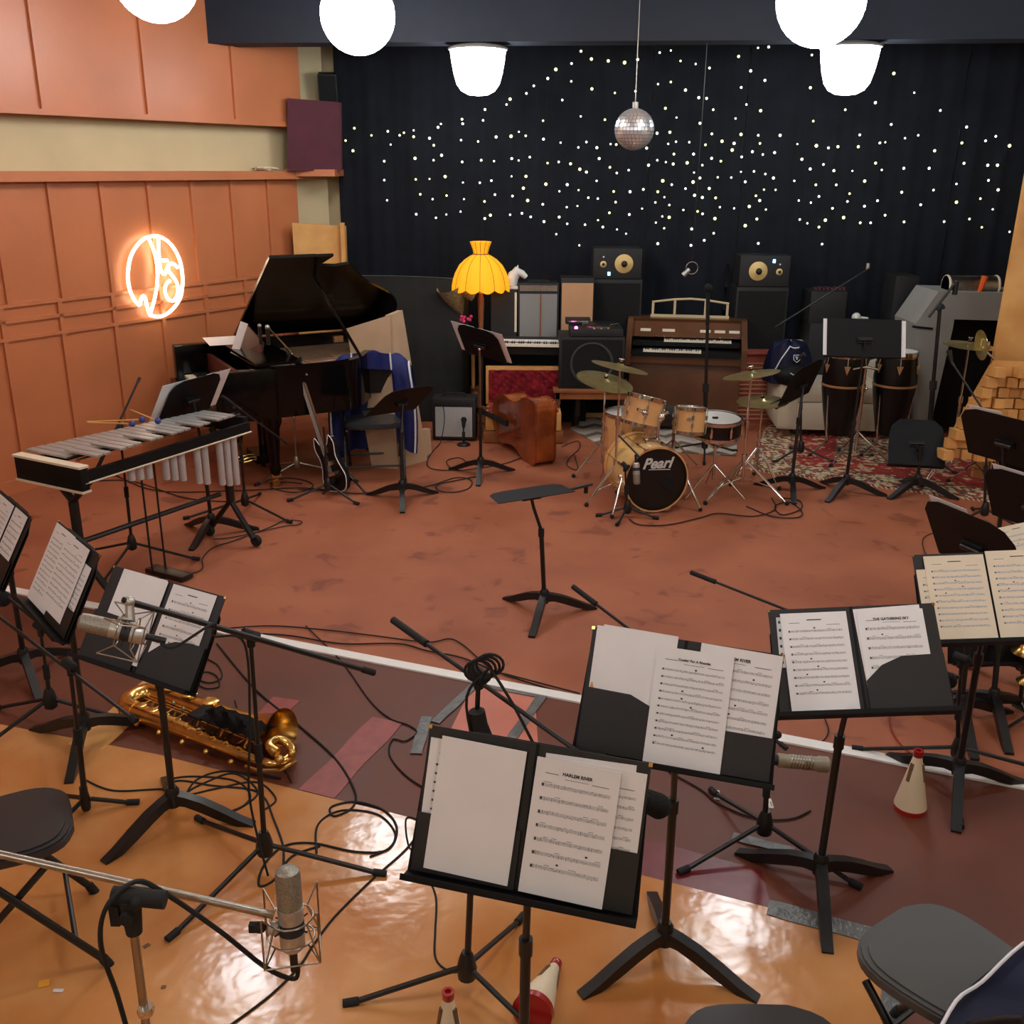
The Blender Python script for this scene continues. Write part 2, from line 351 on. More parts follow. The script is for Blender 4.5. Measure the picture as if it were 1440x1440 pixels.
b = B(navy); b.hull8([(-2.8, by(-2.8), 3.22), (6.1, by(6.1), 3.22), (6.1, by(6.1)+.3, 3.22), (-2.8, by(-2.8)+.3, 3.22)], [(-2.8, by(-2.8), 3.57), (6.1, by(6.1), 3.57), (6.1, by(6.1)+.3, 3.57), (-2.8, by(-2.8)+.3, 3.57)])
struct(b, 'trim_4')
# ledge on the far cream wall
struct(B(terra).box((-1.86, 9.90, 2.235), (.46, .56, .06)), 'trim_5')
# ================= STAR CURTAIN =================
def onplane(x, y, off=.0):
    d = ray(x, y); Y = 9.8
    for _ in range(6): p = U(x, y, Y); Y = CB(p.x)-off
    return U(x, y, Y)
S1 = "55,541 18,593 49,636 127,571 181,680 181,760 193,845 196,554 208,610 246,571 264,560 305,550 305,577 311,668 314,757 333,820 316,904 372,583 390,613 389,676 423,655 372,755 438,745 385,840 444,825 443,905 399,919 408,537 420,523 509,503 512,522 505,591 510,683 513,770 517,840 503,893 606,462 598,508 577,597 590,676 584,771 604,850 605,922 629,908 644,680 633,762 648,821 653,578 712,418 697,441 716,575 749,556 778,573 719,669 748,677 795,663 718,744 779,744 768,794 722,827 786,846 712,906 762,900 799,915 781,394 812,362 871,331 905,293 971,268 1011,216 1064,181 1055,249 1126,257 1195,264 1250,251 970,343 932,422 1057,375 1154,392 1241,385 1010,491 1112,505 851,509 853,587 925,602 1000,622 1034,599 1078,623 870,688 917,683 967,691 1088,669 1006,714 1034,726 1133,706 1162,730 1212,718 863,777 953,779 920,807 1001,802 1077,763 1136,608 1160,610 850,862 951,874 996,869 1042,834 1082,838 1149,808 1218,809 1274,799 1157,853 1131,898 1215,905 1269,880 1296,697 1288,625 855,935 919,916 953,944 1028,948 1083,929 1103,958 1163,968 1201,986 907,988 1004,1035 1343,222 1390,213 1431,257 1336,355 1390,346 1367,457 1414,496 1332,562 1386,558 1379,607 1412,598 1403,650 1333,676 1369,684 1400,692 1356,763 1394,779 1335,809 1363,832 1325,854 1384,865 1354,913 1383,917 1327,939 1362,963 1335,1028"
S2 = "318,202 363,198 236,238 55,270 113,287 287,299 347,339 247,369 12,380 68,412 101,415 269,441 129,463 329,467 223,500 73,520 123,565 246,567 319,571 28,600 96,611 166,596 217,605 209,633 326,605 294,640 338,652 388,644 411,571 46,650 19,687 122,668 161,680 249,662 83,697 301,723 246,725 48,728 349,734 383,751 205,749 148,748 73,751 44,768 264,767 12,796 112,795 343,800 392,801 50,824 83,833 139,835 309,826 325,846 157,874 217,879 281,871 351,884 3,886 63,892 84,902 136,922 313,924 264,952 38,966 131,984 91,1014 35,1035 319,1027 545,232 539,370 551,511 484,608 564,615 615,624 655,619 503,672 594,694 538,713 638,720 471,763 562,780 648,780 490,846 575,829 541,855 494,926 526,942 602,929 575,958 588,1030 632,879 679,918 686,463 813,433 747,569 741,619 832,603 855,600 814,688 840,717 716,721 768,764 704,817 695,850 767,870 822,847 749,940 793,940 854,908 891,310 977,391 880,525 938,583 994,571 933,710 924,811 934,936 1040,710 1063,636 1058,802 1004,864 1103,935 1087,466 1198,536 1178,603 1278,594 1321,575 1379,615 1187,689 1287,697 1328,697 1155,776 1290,761 1331,801 1155,853 1256,838 1308,883 1210,924 1262,959 1379,978 1427,908 1437,803"
stars = [(480+float(a)/3, float(c)/3) for a, c in (q.split(',') for q in S1.split())] + [(960+float(a)/3, float(c)/3) for a, c in (q.split(',') for q in S2.split())]
seam1 = onplane(915, 180).x; seam2 = onplane(1048, 180).x
drapes = [(-1.68, seam1-.003, 'left black starry curtain running from the cream wall to the mirror ball', 0), (seam1+.003, seam2-.003, 'narrow middle black starry curtain between the two seams behind the organ', 1), (seam2+.003, 6.0, 'right black starry curtain behind the congas and grey partition', 2)]
for x0, x1, lab, q in drapes:
    t = thing('star_curtain', lab, 'curtain', (x0, CB(x0), 0), group='black star curtains')
    b = B(cloth); n = int((x1-x0)*36)
    fold = lambda x: .018*math.sin(x*21+math.sin(x*3)*2)+.008*math.sin(x*47)
    b.grid(lambda u, w: V((x0+(x1-x0)*u, CB(x0+(x1-x0)*u)+fold(x0+(x1-x0)*u)*(1-.45*w), .02+3.5*w)), n, 4, .006)
    b.out('drape', t, world=True, sharp=80)
    inn = [s_ for s_ in stars if x0 <= onplane(*s_).x < x1+.02]
    rest = B(star_m)
    for k, (px, py) in enumerate(inn):
        p = onplane(px, py, .045); r = random.uniform(.008, .013); warm = (px*7+py*13) % 10 < 3.2
        if k < 99:
            b = B(starw_m if warm else star_m); b.ball(p, r*(1.15 if warm else 1), 8); b.out('star_light', t, world=True)
        else: rest.mat(starw_m if warm else star_m).ball(p, r, 8)
    if len(inn) > 99:
        o = rest.out('star_light', t, world=True); o['kind'] = 'stuff'
# ================= CEILING LAMPS =================
def globe(c, r, label, seen=True):
    t = thing('globe_pendant', label, 'ceiling light', c, group='white glass globe pendants' )
    B(globe_m).ball((0, 0, 0), r, 32).out('glass_globe', t)
    B(dchrome).lathe([(.05, r*.95), (.055, r*1.0), (.045, r+.03), (.012, r+.05)], n=16).out('fitter', t)
    B(blk).tube([(0, 0, r+.04), (0, 0, 3.56-c.z)], .006).lathe([(.05, 3.545-c.z-.02), (.055, 3.56-c.z)], n=16).out('suspension_rod', t)
globe(U(503, 21, 7.3), .245, 'round white glowing globe pendant, lower one nearer the middle of the picture')
globe(U(218, -33, 5.7), .215, 'round white glowing globe pendant at upper left in front of the terracotta wall')
globe(U(1155, 0, 6.2), .245, 'large round white glowing globe pendant overlapping the bowl lamp at upper right')
for p in ((-3.2, 1.6, 3.2), (0.3, 2.4, 3.24), (2.9, 2.6, 3.2), (4.3, 5.4, 3.24), (-1.4, -1.2, 3.2), (2.0, -1.2, 3.2)):  # extra globes added out of view to brighten the closed room
    globe(V(p), .235, 'added round white glowing globe pendant, unseen outside the picture, to light the room')
def bowl(c, label):
    t = thing('bowl_ceiling_lamp', label, 'ceiling light', c, group='white bowl lamps on the dark beam')
    B(bowl_m).lathe([(.02, -.335), (.08, -.328), (.135, -.30), (.172, -.25), (.195, -.17), (.212, -.08), (.222, 0)], n=32).out('glass_bowl', t)
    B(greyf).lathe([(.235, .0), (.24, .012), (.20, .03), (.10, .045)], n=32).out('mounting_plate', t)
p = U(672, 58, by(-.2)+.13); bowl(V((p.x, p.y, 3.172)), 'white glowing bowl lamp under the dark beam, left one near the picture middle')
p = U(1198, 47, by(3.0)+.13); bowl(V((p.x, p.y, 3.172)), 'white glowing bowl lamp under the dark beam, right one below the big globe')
# mirror ball
c = U(892, 182, 7.6); rb = .14
t = thing('mirror_ball', 'silver mirror ball hanging in front of the starry curtain', 'mirror ball', c)
B(grout).ball((0, 0, 0), rb-.004, 32).out('core', t)
b = B(mirror); nl = 17
for i in range(nl):
    a0 = -math.pi/2+math.pi*(i+.08)/nl; a1 = -math.pi/2+math.pi*(i+.92)/nl; am = (a0+a1)/2; nn = max(5, int(2*math.pi*math.cos(am)*rb/.026))
    for j in range(nn):
        t0 = 2*math.pi*(j+.06)/nn; t1 = 2*math.pi*(j+.94)/nn
        P = lambda a, th_, r: V((math.cos(a)*math.cos(th_), math.cos(a)*math.sin(th_), math.sin(a)))*r
        b.hull8([P(a0, t0, rb-.005), P(a0, t1, rb-.005), P(a1, t1, rb-.005), P(a1, t0, rb-.005)], [P(a0, t0, rb), P(a0, t1, rb), P(a1, t1, rb), P(a1, t0, rb)])
b.out('mirror_tiles', t, sharp=5)
B(dchrome).tube([(0, 0, rb), (0, 0, rb+.04)], .02, 12).tube([(0, 0, rb+.04), (0, 0, 3.57-c.z)], .003).out('hanging_wire', t)
# ================= NEON SIGN =================
def nz(p, off=.095): return WPX(160+p[0]/9.6, 310+p[1]/9.6, off)
c = nz((555, 755)); t = thing('neon_sign', 'round glowing white neon sign of intertwined letters on the terracotta wall', 'neon sign', c)
ns = {'outer_ring_tube': [(345, 1150), (270, 1060), (215, 930), (192, 800), (195, 660), (225, 500), (290, 370), (380, 270), (470, 222), (600, 215), (720, 275), (820, 390), (890, 540), (925, 720), (925, 900), (890, 1060), (800, 1190), (700, 1270), (600, 1300), (490, 1280)],
 'zigzag_tube': [(345, 1150), (385, 1030), (420, 1040), (450, 1160), (490, 1280)],
 'letter_j_tube': [(470, 235), (530, 380), (575, 550), (590, 720), (580, 900), (545, 1080), (490, 1270)],
 'letter_t_tube': [(600, 225), (606, 400), (618, 600), (650, 700), (690, 720), (720, 650), (755, 590), (805, 585), (865, 640)],
 'crossbar_tube': [(575, 540), (640, 540), (725, 540)],
 'letter_s_tube': [(735, 600), (742, 680), (800, 760), (855, 850), (862, 980), (810, 1080), (730, 1055), (690, 950), (708, 860), (760, 810)]}
for k, pts in ns.items(): B(neon_m).tube(smooth([nz(p) for p in pts], 5), .0135, 8).out(k, t, world=True)
b = B(plast)
for p in ((192, 800), (545, 230), (925, 720), (600, 1300)): b.tube([nz(p, .04), nz(p, .09)], .006, 8)
b.out('standoff', t, world=True)
# ================= SMALL THINGS ON THE LEFT AND BACK WALL =================
def slabthing(name, label, cat, cs, thick, m, dirv, group=None, bev=0):
    cs = [V(c) for c in cs]; b = B(m); d = V(dirv)*thick; b.hull8(cs, [c+d for c in cs])
    base = V((sum(c.x for c in cs)/len(cs), sum(c.y for c in cs)/len(cs), min(c.z for c in cs)))
    return solo(b, name, label, cat, base, group=group)
yb = 9.99
slabthing('sound_absorber', 'square maroon fabric acoustic panel standing on the wall ledge at left', 'acoustic panel', [U(404, 240, 9.47), U(480, 240, 9.78), U(479, 144, 9.78), U(404, 138, 9.47)], .07, marm, (0, 1, 0))
tr = thing('wall_speaker', 'small black speaker above the maroon panel, tilted beside the curtain', 'speaker', U(461, 146, 9.86))
b = B(tolex, M=frame(U(461, 124, 9.9), V((1, .1, 0)), V((-.05, -.25, 1)))); b.box((0, 0, -.05), (.17, .24, .14), bev=.01); b.out('cabinet', tr, world=True)
b = B(foam, M=frame(U(461, 124, 9.9), V((1, .1, 0)), V((-.05, -.25, 1)))); b.box((0, 0, .024), (.15, .22, .006)); b.out('grille', tr, world=True)
tr = thing('junction_box', 'small black box on the ledge under the maroon panel', 'box', U(436, 239, 9.86)); B(tolex).box((0, 0, .05), (.12, .1, .09), bev=.012).out('housing', tr); B(blk).tube([(-.05, 0, .05), (-.12, -.02, .03), (-.2, 0, .0)], .006).out('lead', tr)
c = WL(2.72, 2.255, .09); b = B(paperc)
for k in range(5): b.tube(smooth([c+V((random.uniform(-.1, .1), random.uniform(-.1, .1), random.uniform(.005, .03))) for _ in range(6)], 4), .005, 6)
solo(b, 'wire_bundle', 'tangle of pale wires lying on the terracotta ledge at left', 'wire', c)
b = B(labelm); b.tube(smooth([WL(3.13, 2.58, .1), WL(3.12, 2.45, .02), WL(3.1, 2.27, .06)]), .006, 6); solo(b, 'wall_conduit', 'thin white cable dropping from the upper panelling to the ledge', 'cable', WL(3.13, 2.27, .06))
slabthing('pine_sheet', 'pale knotty pine board standing behind the open grand piano', 'board', [WL(2.93, .0, .16), V((U(487, 400, 9.75).x, 9.75, 0)), U(486, 318, 9.75), WL(2.93, U(387, 313, 9.55).z, .16)], .04, pine, (0, 1, 0))
b = B(pine); b.box((0, 0, 0), (.04, .03, .5)); solo(b, 'pine_batten', 'narrow pine edge strip on the right end of the knotty board', 'board', U(483, 352, 9.70), world=False)
# draped charcoal booth
t = thing('draped_screen', 'tall charcoal fabric screen with arched top behind the grand piano', 'screen', (-1.0, 9.3, 0))
cv = [(-1.62, 9.55), (-1.35, 9.42), (-1.05, 9.34), (-.75, 9.3), (-.5, 9.32), (-.42, 9.5), (-.45, 9.7)]
cvs = smooth([(x, y, 0) for x, y in cv], 6)
def scr(u, w):
    k = u*(len(cvs)-1); i = min(int(k), len(cvs)-2); p = cvs[i].lerp(cvs[i+1], k-i)
    zt = 1.33+.03*math.sin(min(1, u*1.2)*math.pi)-.03*u
    return V((p.x, p.y+.008*math.sin(u*70)*(1-w), .0+zt*w))
B(gobog).grid(scr, 60, 6, .03).out('fabric_wall', t, world=True, sharp=70)
b = B(gobog); top = [scr(i/30, 1) for i in range(31)]; b.hull8([p-V((0, 0, .02)) for p in top], [p for p in top]); b.out('top_cover', t, world=True)
B(gobog).tube([p+V((0, 0, .0)) for p in top], .007, 6).out('top_hem', t, world=True)
# tan leaning acoustic boards
def board(p, label, m=tan, grp='tan acoustic boards'):
    bl_, br_, tr_, tl_ = p; n = (br_-bl_).cross(tl_-bl_).normalized(); return slabthing('acoustic_board', label, 'acoustic board', p, .06, m, n if n.y > 0 else -n, grp)
board([V((-1.13, 7.76, 0)), V((-.92, 7.72, 0)), U(548, 443, 7.86), U(487, 462, 7.92)], 'tan acoustic board leaning beside the black piano, left one')
board([V((-.90, 7.74, 0)), V((-.70, 7.98, 0)), U(566, 436, 8.12), U(549, 443, 7.90)], 'tan acoustic board leaning beside the black piano, right one')
board([V((-.86, 8.00, 0)), V((-.68, 8.16, 0)), V((-.69, 8.18, .22)), V((-.87, 8.02, .22))], 'small tan cushion block on floor against the leaning boards', grp=None)
# ================= GRAND PIANO =================
zt, zb = .93, .56
N0 = G(342, 521, zt); FARL = G(288, 486, zt)
wv = (FARL-N0); wv.z = 0; wid = wv.length; wv.normalize(); lv = V((wv.y, -wv.x, 0))
if lv.x < 0: lv = -lv
PM = frame(V((N0.x, N0.y, 0)), lv, wv)          # local: x along length (to tail), y across (to bass side), z up
WM['_p'] = PM
t = thing('grand_piano', 'black lacquered grand piano with its lid propped open by the terracotta wall', 'piano', M=PM)
WD = 1.42; LN = 1.95
out = [(.0, 0), (.75, 0), (.95, .03), (1.12, .14), (1.25, .30), (1.40, .46), (1.58, .60), (1.76, .74), (1.90, .92), (1.95, 1.12), (1.88, 1.32), (1.70, 1.41), (1.4, WD), (0, WD)]
inn = [(.22, .05), (.75, .05), (.92, .08), (1.08, .18), (1.21, .34), (1.36, .50), (1.54, .64), (1.71, .78), (1.84, .94), (1.89, 1.12), (1.82, 1.28), (1.68, 1.36), (1.4, WD-.05), (.22, WD-.05)]
o2 = [(p.x, p.y) for p in smooth([(x, y, 0) for x, y in out[1:13]], 3)]; i2 = [(p.x, p.y) for p in smooth([(x, y, 0) for x, y in inn[1:13]], 3)]
o2 = [(.22, 0)]+o2+[(.22, WD)]; i2 = [inn[0]]+i2+[inn[-1]]
b = B(pianob); o2 = [(x*.84 if x > .23 else x, y) for x, y in o2]; i2 = [(x*.84 if x > .23 else x, y) for x, y in i2]; n = len(o2)
va = [[b.v((x, y, z)) for x, y in q] for q, z in ((o2, zb), (o2, zt), (i2, zt), (i2, zt-.12))]
for r0, r1 in zip(va, va[1:]):
    for j in range(n): b._f((r0[j], r0[(j+1) % n], r1[(j+1) % n], r1[j]))
b._f(va[0][::-1]); b.out('case', t)
b = B(goldp); b.prism(i2, .012, T(0, 0, zt-.12)); 
for k in range(5): b.box((.45+.24*k, .30+.19*k, zt-.10), (.05, .42, .03))
b.out('soundboard', t)
b = B(nickel)
for k in range(16): b.tube([(.35, .12+.075*k, zt-.085), (.72+.05*k, .22+.07*k, zt-.085)], .002, 4)
b.out('strings', t)
# key end
for yk in (.05, WD-.05): B(pianob).box((.02, yk, .74), (.46, .1, .36), bev=.01).out('key_cheek', t)
b = B(pianob); b.box((.0, WD/2, .60), (.50, WD-.02, .09)); b.out('keybed', t)
b = B(keyw); 
for k in range(52): b.box((-.08, .11+k*.0231, .672), (.15, .0222, .022))
b.out('white_keys', t)
b = B(blk)
for k in range(51):
    if k % 7 not in (2, 6): b.box((-.04, .1215+k*.0231, .69), (.095, .011, .02))
b.out('black_keys', t)
b = B(mahog, M=R(0, 'X')); b.box((.06, WD/2, .76), (.03, WD-.2, .16)); b.out('fallboard', t)
b = B(goldp); b.box((.035, WD/2, .77), (.004, .3, .03)); b.out('fallboard_lettering', t)
b = B(pianob, M=T(.38, WD/2, zt+.015)); b.box((-.1, 0, 0), (.34, WD-.12, .02)); b.out('front_lid_flap', t)
q4 = [U(348, 458, 7.86), U(369, 481, 7.62), U(362, 519, 7.58), U(334, 501, 7.82)]
b = B(mahog); nrm = (q4[1]-q4[0]).cross(q4[3]-q4[0]).normalized()*.02; b.hull8(q4, [p+nrm for p in q4]); b.out('music_desk', t, world=True)
# lid
a = math.radians(31)
LM = T(0, WD, zt+.01) @ Mx.Rotation(-a, 4, 'X')       # hinge on bass side, rotates up
lo = [(.30, WD), (.78, WD), (.70, WD-.15), (.84, WD-.17)]+[(x, WD-y) for x, y in o2 if x > .93]+[(.30, .0)]
b = B(pianob); b.prism([(x, -y) for x, y in lo], .022, LM); b.out('lid', t)
b = B(pianob); b.prism([(.32, -.05), (.66, -.05), (.66, -WD+.04), (.32, -WD+.04)], .020, LM @ T(0, 0, .024)); b.out('folded_front_lid', t)
pt = LM @ V((.72, -WD+.35, 0)); b = B(pianob); b.tube([(.92, .10, zt), pt], .012, 8); b.out('lid_prop', t)
b = B(goldp); b.box((1.1, WD-.3, zt-.02), (.08, .04, .05)); b.out('lid_hinge_plate', t)
for x, y in ((.22, .16), (.22, WD-.16), (1.32, 1.05)):
    b = B(pianob, M=T(x, y, 0)); b.lathe([(.035, .09), (.045, .14), (.038, .18), (.055, .45), (.075, .50), (.075, zb)], n=12); lg = b.out('leg', t)
    b = B(brass, M=T(x, y, 0)); b.box((0, 0, .085), (.07, .05, .03)); b.lathe([(.028, -.012), (.03, 0), (.028, .012)], T(0, 0, .031) @ R(90, 'X'), 12); b.out('caster', lg)
b = B(pianob); b.box((.3, WD/2, .30), (.03, .05, .52)); b.box((.3, WD/2+.12, .30), (.03, .03, .52)); b.box((.27, WD/2+.05, .09), (.14, .3, .07)); lg = b.out('pedal_lyre', t)
for k in range(3):
    b = B(brass); b.tube([(.22, WD/2-.02+.08*k, .08), (.10, WD/2-.02+.08*k, .06)], [.008, .016], 8); b.out('pedal', lg)
PX = lambda x, y, z: PM @ V((x, y, z))
# papers + keyboard lid gear on the piano
def page(name, label, cat, M, w=.21, h=.297, staves=0, ttl=None, titlesize=.013, m=paper, group=None, marks=True, th=.0012, seed=1, x0=0.0):
    rd = random.Random(seed); b = B(m, M=Mx()); b.box((0, 0, th/2), (w, h, th))
    if staves:
        top = h/2-.055; gap = (h-.085)/staves
        for k in range(staves):
            y = top-gap*k; b.mat(staff); b.box((0, y, th+.0001), (w*.82, gap*.26, .0002)); b.mat(ink)
            for j in range(26):
                x = -w*.39+w*.78*(j+rd.random()*.6)/26; q = rd.random()
                if q < .5: b.box((x, y+rd.uniform(-.3, .3)*gap*.5, th+.0004), (.0019, .0015, .0002))
                elif q < .68: b.box((x, y+rd.uniform(-.2, .2)*gap*.3, th+.0004), (.0007, gap*.3, .0002))
                elif q < .76: b.box((x, y+gap*.22, th+.0004), (.011, .0009, .0002))
            b.box((-w*.39, y, th+.0004), (.004, gap*.22, .0002))
            if rd.random() < .35: b.box((rd.uniform(-.25, .25)*w, y+gap*.38, th+.0004), (.005, .004, .0002))
        b.box((-w*.3, h/2-.030, th+.0004), (w*.16, .0012, .0002)); b.box((w*.28, h/2-.038, th+.0004), (w*.2, .0012, .0002))
    if staves and not ttl: b.box((0, h/2-.022, th+.0004), (w*.22, .003, .0002))
    o = solo(b, name, label, cat, world=False, M=M, group=group)
    if ttl: 
        text(ttl, titlesize, T(x0, h/2-.027, th+.0005), o, ink)
        b = B(ink); b.box((x0, h/2-.037, th+.0004), (.05, .0008, .0002)); b.out('title_rule', o)
    return o
q5 = [U(338, 452, 7.80), U(348, 456, 7.76), U(334, 501, 7.70), U(324, 496, 7.74)]; b = B(paper); b.hull8(q5, [p+V((.003, .012, 0)) for p in q5]); solo(b, 'sheet_music', 'white sheet leaning on the grand piano music desk, seen edge on', 'sheet music', q5[3])
page('sheet_music', 'white paper lying flat on far end of the grand piano', 'sheet music', PM @ T(.16, WD-.25, zt+.027) @ R(85, 'Z'), .42, .29)
# ================= STAND BUILDERS =================
def orchestra_base(t, foot, h0, legrot, m=blk, leglen=.30, flip=0):
    prof = [(.012, .125), (.05, .118), (.11, .10), (.18, .068), (.25, .032), (leglen, .012), (leglen, 0), (.245, .004), (.17, .030), (.10, .060), (.05, .078), (.012, .08)]
    for k in range(3):
        b = B(m); b.prism(prof, .036, R(legrot+120*k, 'Z') @ T(0, .018, 0) @ R(90, 'X')); b.out('leg', t)
    B(m).lathe([(.024, .07), (.026, .135), (.018, .15)], n=12).out('hub', t)
def mstand(foot, D, label, legrot=30, dw=.50, dh=.33, lower=.55, group='black orchestra music stands', deskm=blkm, shape='manhasset', knob=False, lip=True, cat='music stand', shaft_top=None):
    """foot: floor point; D: desk matrix (x across, y up the desk, z towards the player)"""
    foot = V((foot.x, foot.y, 0)); t = thing('music_stand', label, cat, foot, group=group)
    orchestra_base(t, foot, 0, legrot)
    c = D.translation; back = D @ V((0, -.02, -.03)); loc = back-foot
    z1 = max(.35, min(lower, loc.z-.18)); 
    B(blk).tube([(0, 0, .1), (loc.x*.3, loc.y*.3, z1)], .0125, 12).tube([(loc.x*.29, loc.y*.29, z1-.035), (loc.x*.3, loc.y*.3, z1+.01)], .0165, 12).out('lower_tube', t)
    B(dchrome if knob else blk).tube([(loc.x*.3, loc.y*.3, z1), (loc.x*.85, loc.y*.85, loc.z-.05), loc], .009, 10).out('upper_shaft', t)
    B(blk, M=D).tube([(-.05, -.02, -.026), (.05, -.02, -.026)], .013, 12).box((0, -.02, -.012), (.11, .04, .014)).out('tilt_bracket', t, world=True)
    if knob: B(chrome).ball(loc+V((0, -.02, -.01)), .014, 12).out('knob', t)
    w, h = dw/2, dh/2
    if shape == 'manhasset': pr = [(-w, -h), (w, -h), (w*.96, h*.55), (w*.82, h*.86), (w*.55, h), (-w*.55, h), (-w*.82, h*.86), (-w*.96, h*.55)]
    elif shape == 'rect': pr = [(-w, -h), (w, -h), (w, h), (-w, h)]
    else: pr = [(-w, -h), (w, -h), (w*1.0, h*.2), (w*.9, h*.7), (w*.6, h), (-w*.6, h), (-w*.9, h*.7), (-w, h*.2)]
    B(deskm, M=D).prism(pr, .003, T(0, 0, -.006)).out('desk', t, world=True)
    if lip: B(deskm, M=D).box((0, -h-.001, .024), (dw, .003, .06)).box((0, -h+.005, .053), (dw, .012, .002)).out('desk_lip', t, world=True)
    return t
def micstand(foot, joint, A=None, Bp=None, label='', legs=(10, 130, 250), leglen=.30, m=blk, boomm=None, group='microphone stands', hub=.10, grip=True, r=.0095, round_base=0, thin=.0065, hubr=.03, cat='microphone stand', style='tripod', weight=.16):
    foot = V((foot.x, foot.y, 0)); t = thing('microphone_stand', label, cat, foot, group=group); J = V(joint)-foot
    if round_base: B(m).lathe([(round_base, 0), (round_base, .012), (round_base*.8, .02), (.02, .03)], n=32).out('round_base', t); hub = .02
    else:
        for a in legs:
            L_ = leglen; 
            if isinstance(a, tuple): a, L_ = a
            d = V((math.cos(math.radians(a)), math.sin(math.radians(a)), 0)); b = B(m)
            b.tube([V((0, 0, hub))+d*.02, d*(L_-.03)+V((0, 0, .013))], .0085, 8); lg = b.out('leg', t)
            B(rub).tube([d*(L_-.045)+V((0, 0, .0165)), d*L_+V((0, 0, .0125))], .0125, 10).out('rubber_foot', lg)
        B(m).lathe([(.014, hub-.045), (hubr*.9, hub-.035), (hubr, hub), (hubr*.75, hub+.035), (.015, hub+.055)], n=14).out('tripod_hub', t)
    mid = J*.52; mid.z = J.z*.52
    B(m).tube([(0, 0, hub-.02), mid], r, 12).out('lower_tube', t)
    B(rub if m == blk else chrome).tube([mid-(J.normalized()*.03), mid+J.normalized()*.035], r*1.45, 12).out('height_clutch', t)
    B(boomm or m).tube([mid, J], r*.72, 10).out('upper_tube', t)
    if A is not None:
        a, c = V(A)-foot, V(Bp)-foot; d = (c-a).normalized()
        B(rub).tube([J-d*.028, J+d*.028], .017, 12).tube([J-V((0, 0, .04)), J+V((0, 0, .01))], .013, 10).ball(J+V((.02, -.015, 0)), .014, 10).out('boom_clutch', t)
        bo = B(boomm or m).tube([a, c], thin, 10).out('boom', t)
        if grip: B(rub).tube([a, a+d*weight], .0115, 12).out('counterweight', bo)
        B(m).tube([c-d*.01, c+d*.02], .009, 8).out('mic_thread', bo)
    return t
def shock_mic(c, ax, r=.028, L=.19, label='', body=nickel, cradle=True, hang=None, sc=1.0):
    """large side-address condenser: c centre, ax long axis (towards grille)"""
    ax = V(ax).normalized(); side = ax.cross(V((0, 0, 1))); side = side.normalized() if side.length > .05 else V((1, 0, 0)); Mf = frame(V(c), side, ax.cross(side)) 
    t = thing('condenser_microphone', label, 'microphone', M=Mf)
    B(mesh_m).lathe([(r, L*.02), (r, L*.38), (r*.92, L*.46), (r*.6, L*.495), (.002, L*.5)], n=20).out('grille', t)
    B(body).lathe([(r*.7, -L*.5), (r*.98, -L*.45), (r, -L*.3), (r, L*.03)], n=20).lathe([(r*1.04, 0), (r*1.04, L*.03)], n=20).out('body', t)
    B(ink).lathe([(r*1.02, -L*.28), (r*1.02, -L*.14)], n=20).out('band', t)
    B(blk).tube([(0, 0, -L*.5), (0, 0, -L*.5-.055)], .0095, 10).out('xlr_plug', t)
    if cradle:
        b = B(dchrome); R2 = r*1.75
        for z in (-L*.34, -L*.1):
            b.tube([(R2*math.cos(a*math.pi/12), R2*math.sin(a*math.pi/12), z) for a in range(25)], .0022, 6, cap=False)
        for k in range(4):
            a = math.pi/4+k*math.pi/2; x, y = math.cos(a), math.sin(a)
            b.tube([(x*R2*1.7, y*R2*1.7, L*.10), (x*R2, y*R2, -L*.1), (x*R2*1.7, y*R2*1.7, -L*.5), (x*R2, y*R2, -L*.34)], .0022, 6)
            b.tube([(x*R2*1.7, y*R2*1.7, L*.10), (x*R2*1.7, y*R2*1.7, -L*.5)], .0022, 6)
            a2 = a+math.pi/2; b.tube([(x*R2*1.7, y*R2*1.7, -L*.5), (math.cos(a2)*R2*1.7, math.sin(a2)*R2*1.7, -L*.5)], .002, 6)
            b.mat(rub).tube([(x*R2, y*R2, -L*.2), (x*r, y*r, -L*.2)], .002, 5).mat(dchrome)
        b.out('shock_mount', t)
    return t
def cable(pts, label, r=.0042, m=rub, name='audio_cable', k=7):
    P = smooth(pts, k); P = [V((p.x, p.y, max(p.z, r+.004))) for p in P]; b = B(m); b.tube(P, r, 6)
    return solo(b, name, label, 'cable', P[0])
def cg(s, z=.008): return [G(float(a), float(c), z) for a, c in (q.split(',') for q in s.split())]
# ================= VIBRAPHONE =================
v0 = G(45, 628, .82); v1 = G(116, 660, .82); v2 = G(326, 588, .82)
VL = 1.24; axx = V((.47, .883, 0)).normalized(); ayy = V((-axx.y, axx.x, 0))
if ayy.dot(v0-v1) < 0: ayy = -ayy
VM = Mx(((axx.x, ayy.x, 0, v1.x), (axx.y, ayy.y, 0, v1.y), (0, 0, 1, 0), (0, 0, 0, 1)))
t = thing('vibraphone', 'silver barred vibraphone on black wheeled frame by the terracotta wall', 'vibraphone', M=VM); W0 = .49; W1 = .33
yy = lambda x, f: f*(W0+(W1-W0)*x/VL)+ (0)
b = B(blkm); b.box((0, W0/2, .765), (.05, W0+.02, .13), bev=.006); b.out('end_board', t)
b = B(blkm); b.box((VL, W1/2+.06, .78), (.04, W1+.06, .10), bev=.006); b.out('end_board', t)
for z in (.832, .70): B(paperc).box((-.002, W0/2, z), (.058, W0+.03, .012)).out('white_trim', t)
b = B(blkm); b.hull8([(0, 0, .74), (VL, .0, .74), (VL, .03, .74), (0, .03, .74)], [(0, 0, .80), (VL, 0, .80), (VL, .03, .80), (0, .03, .80)]); b.out('side_rail', t)
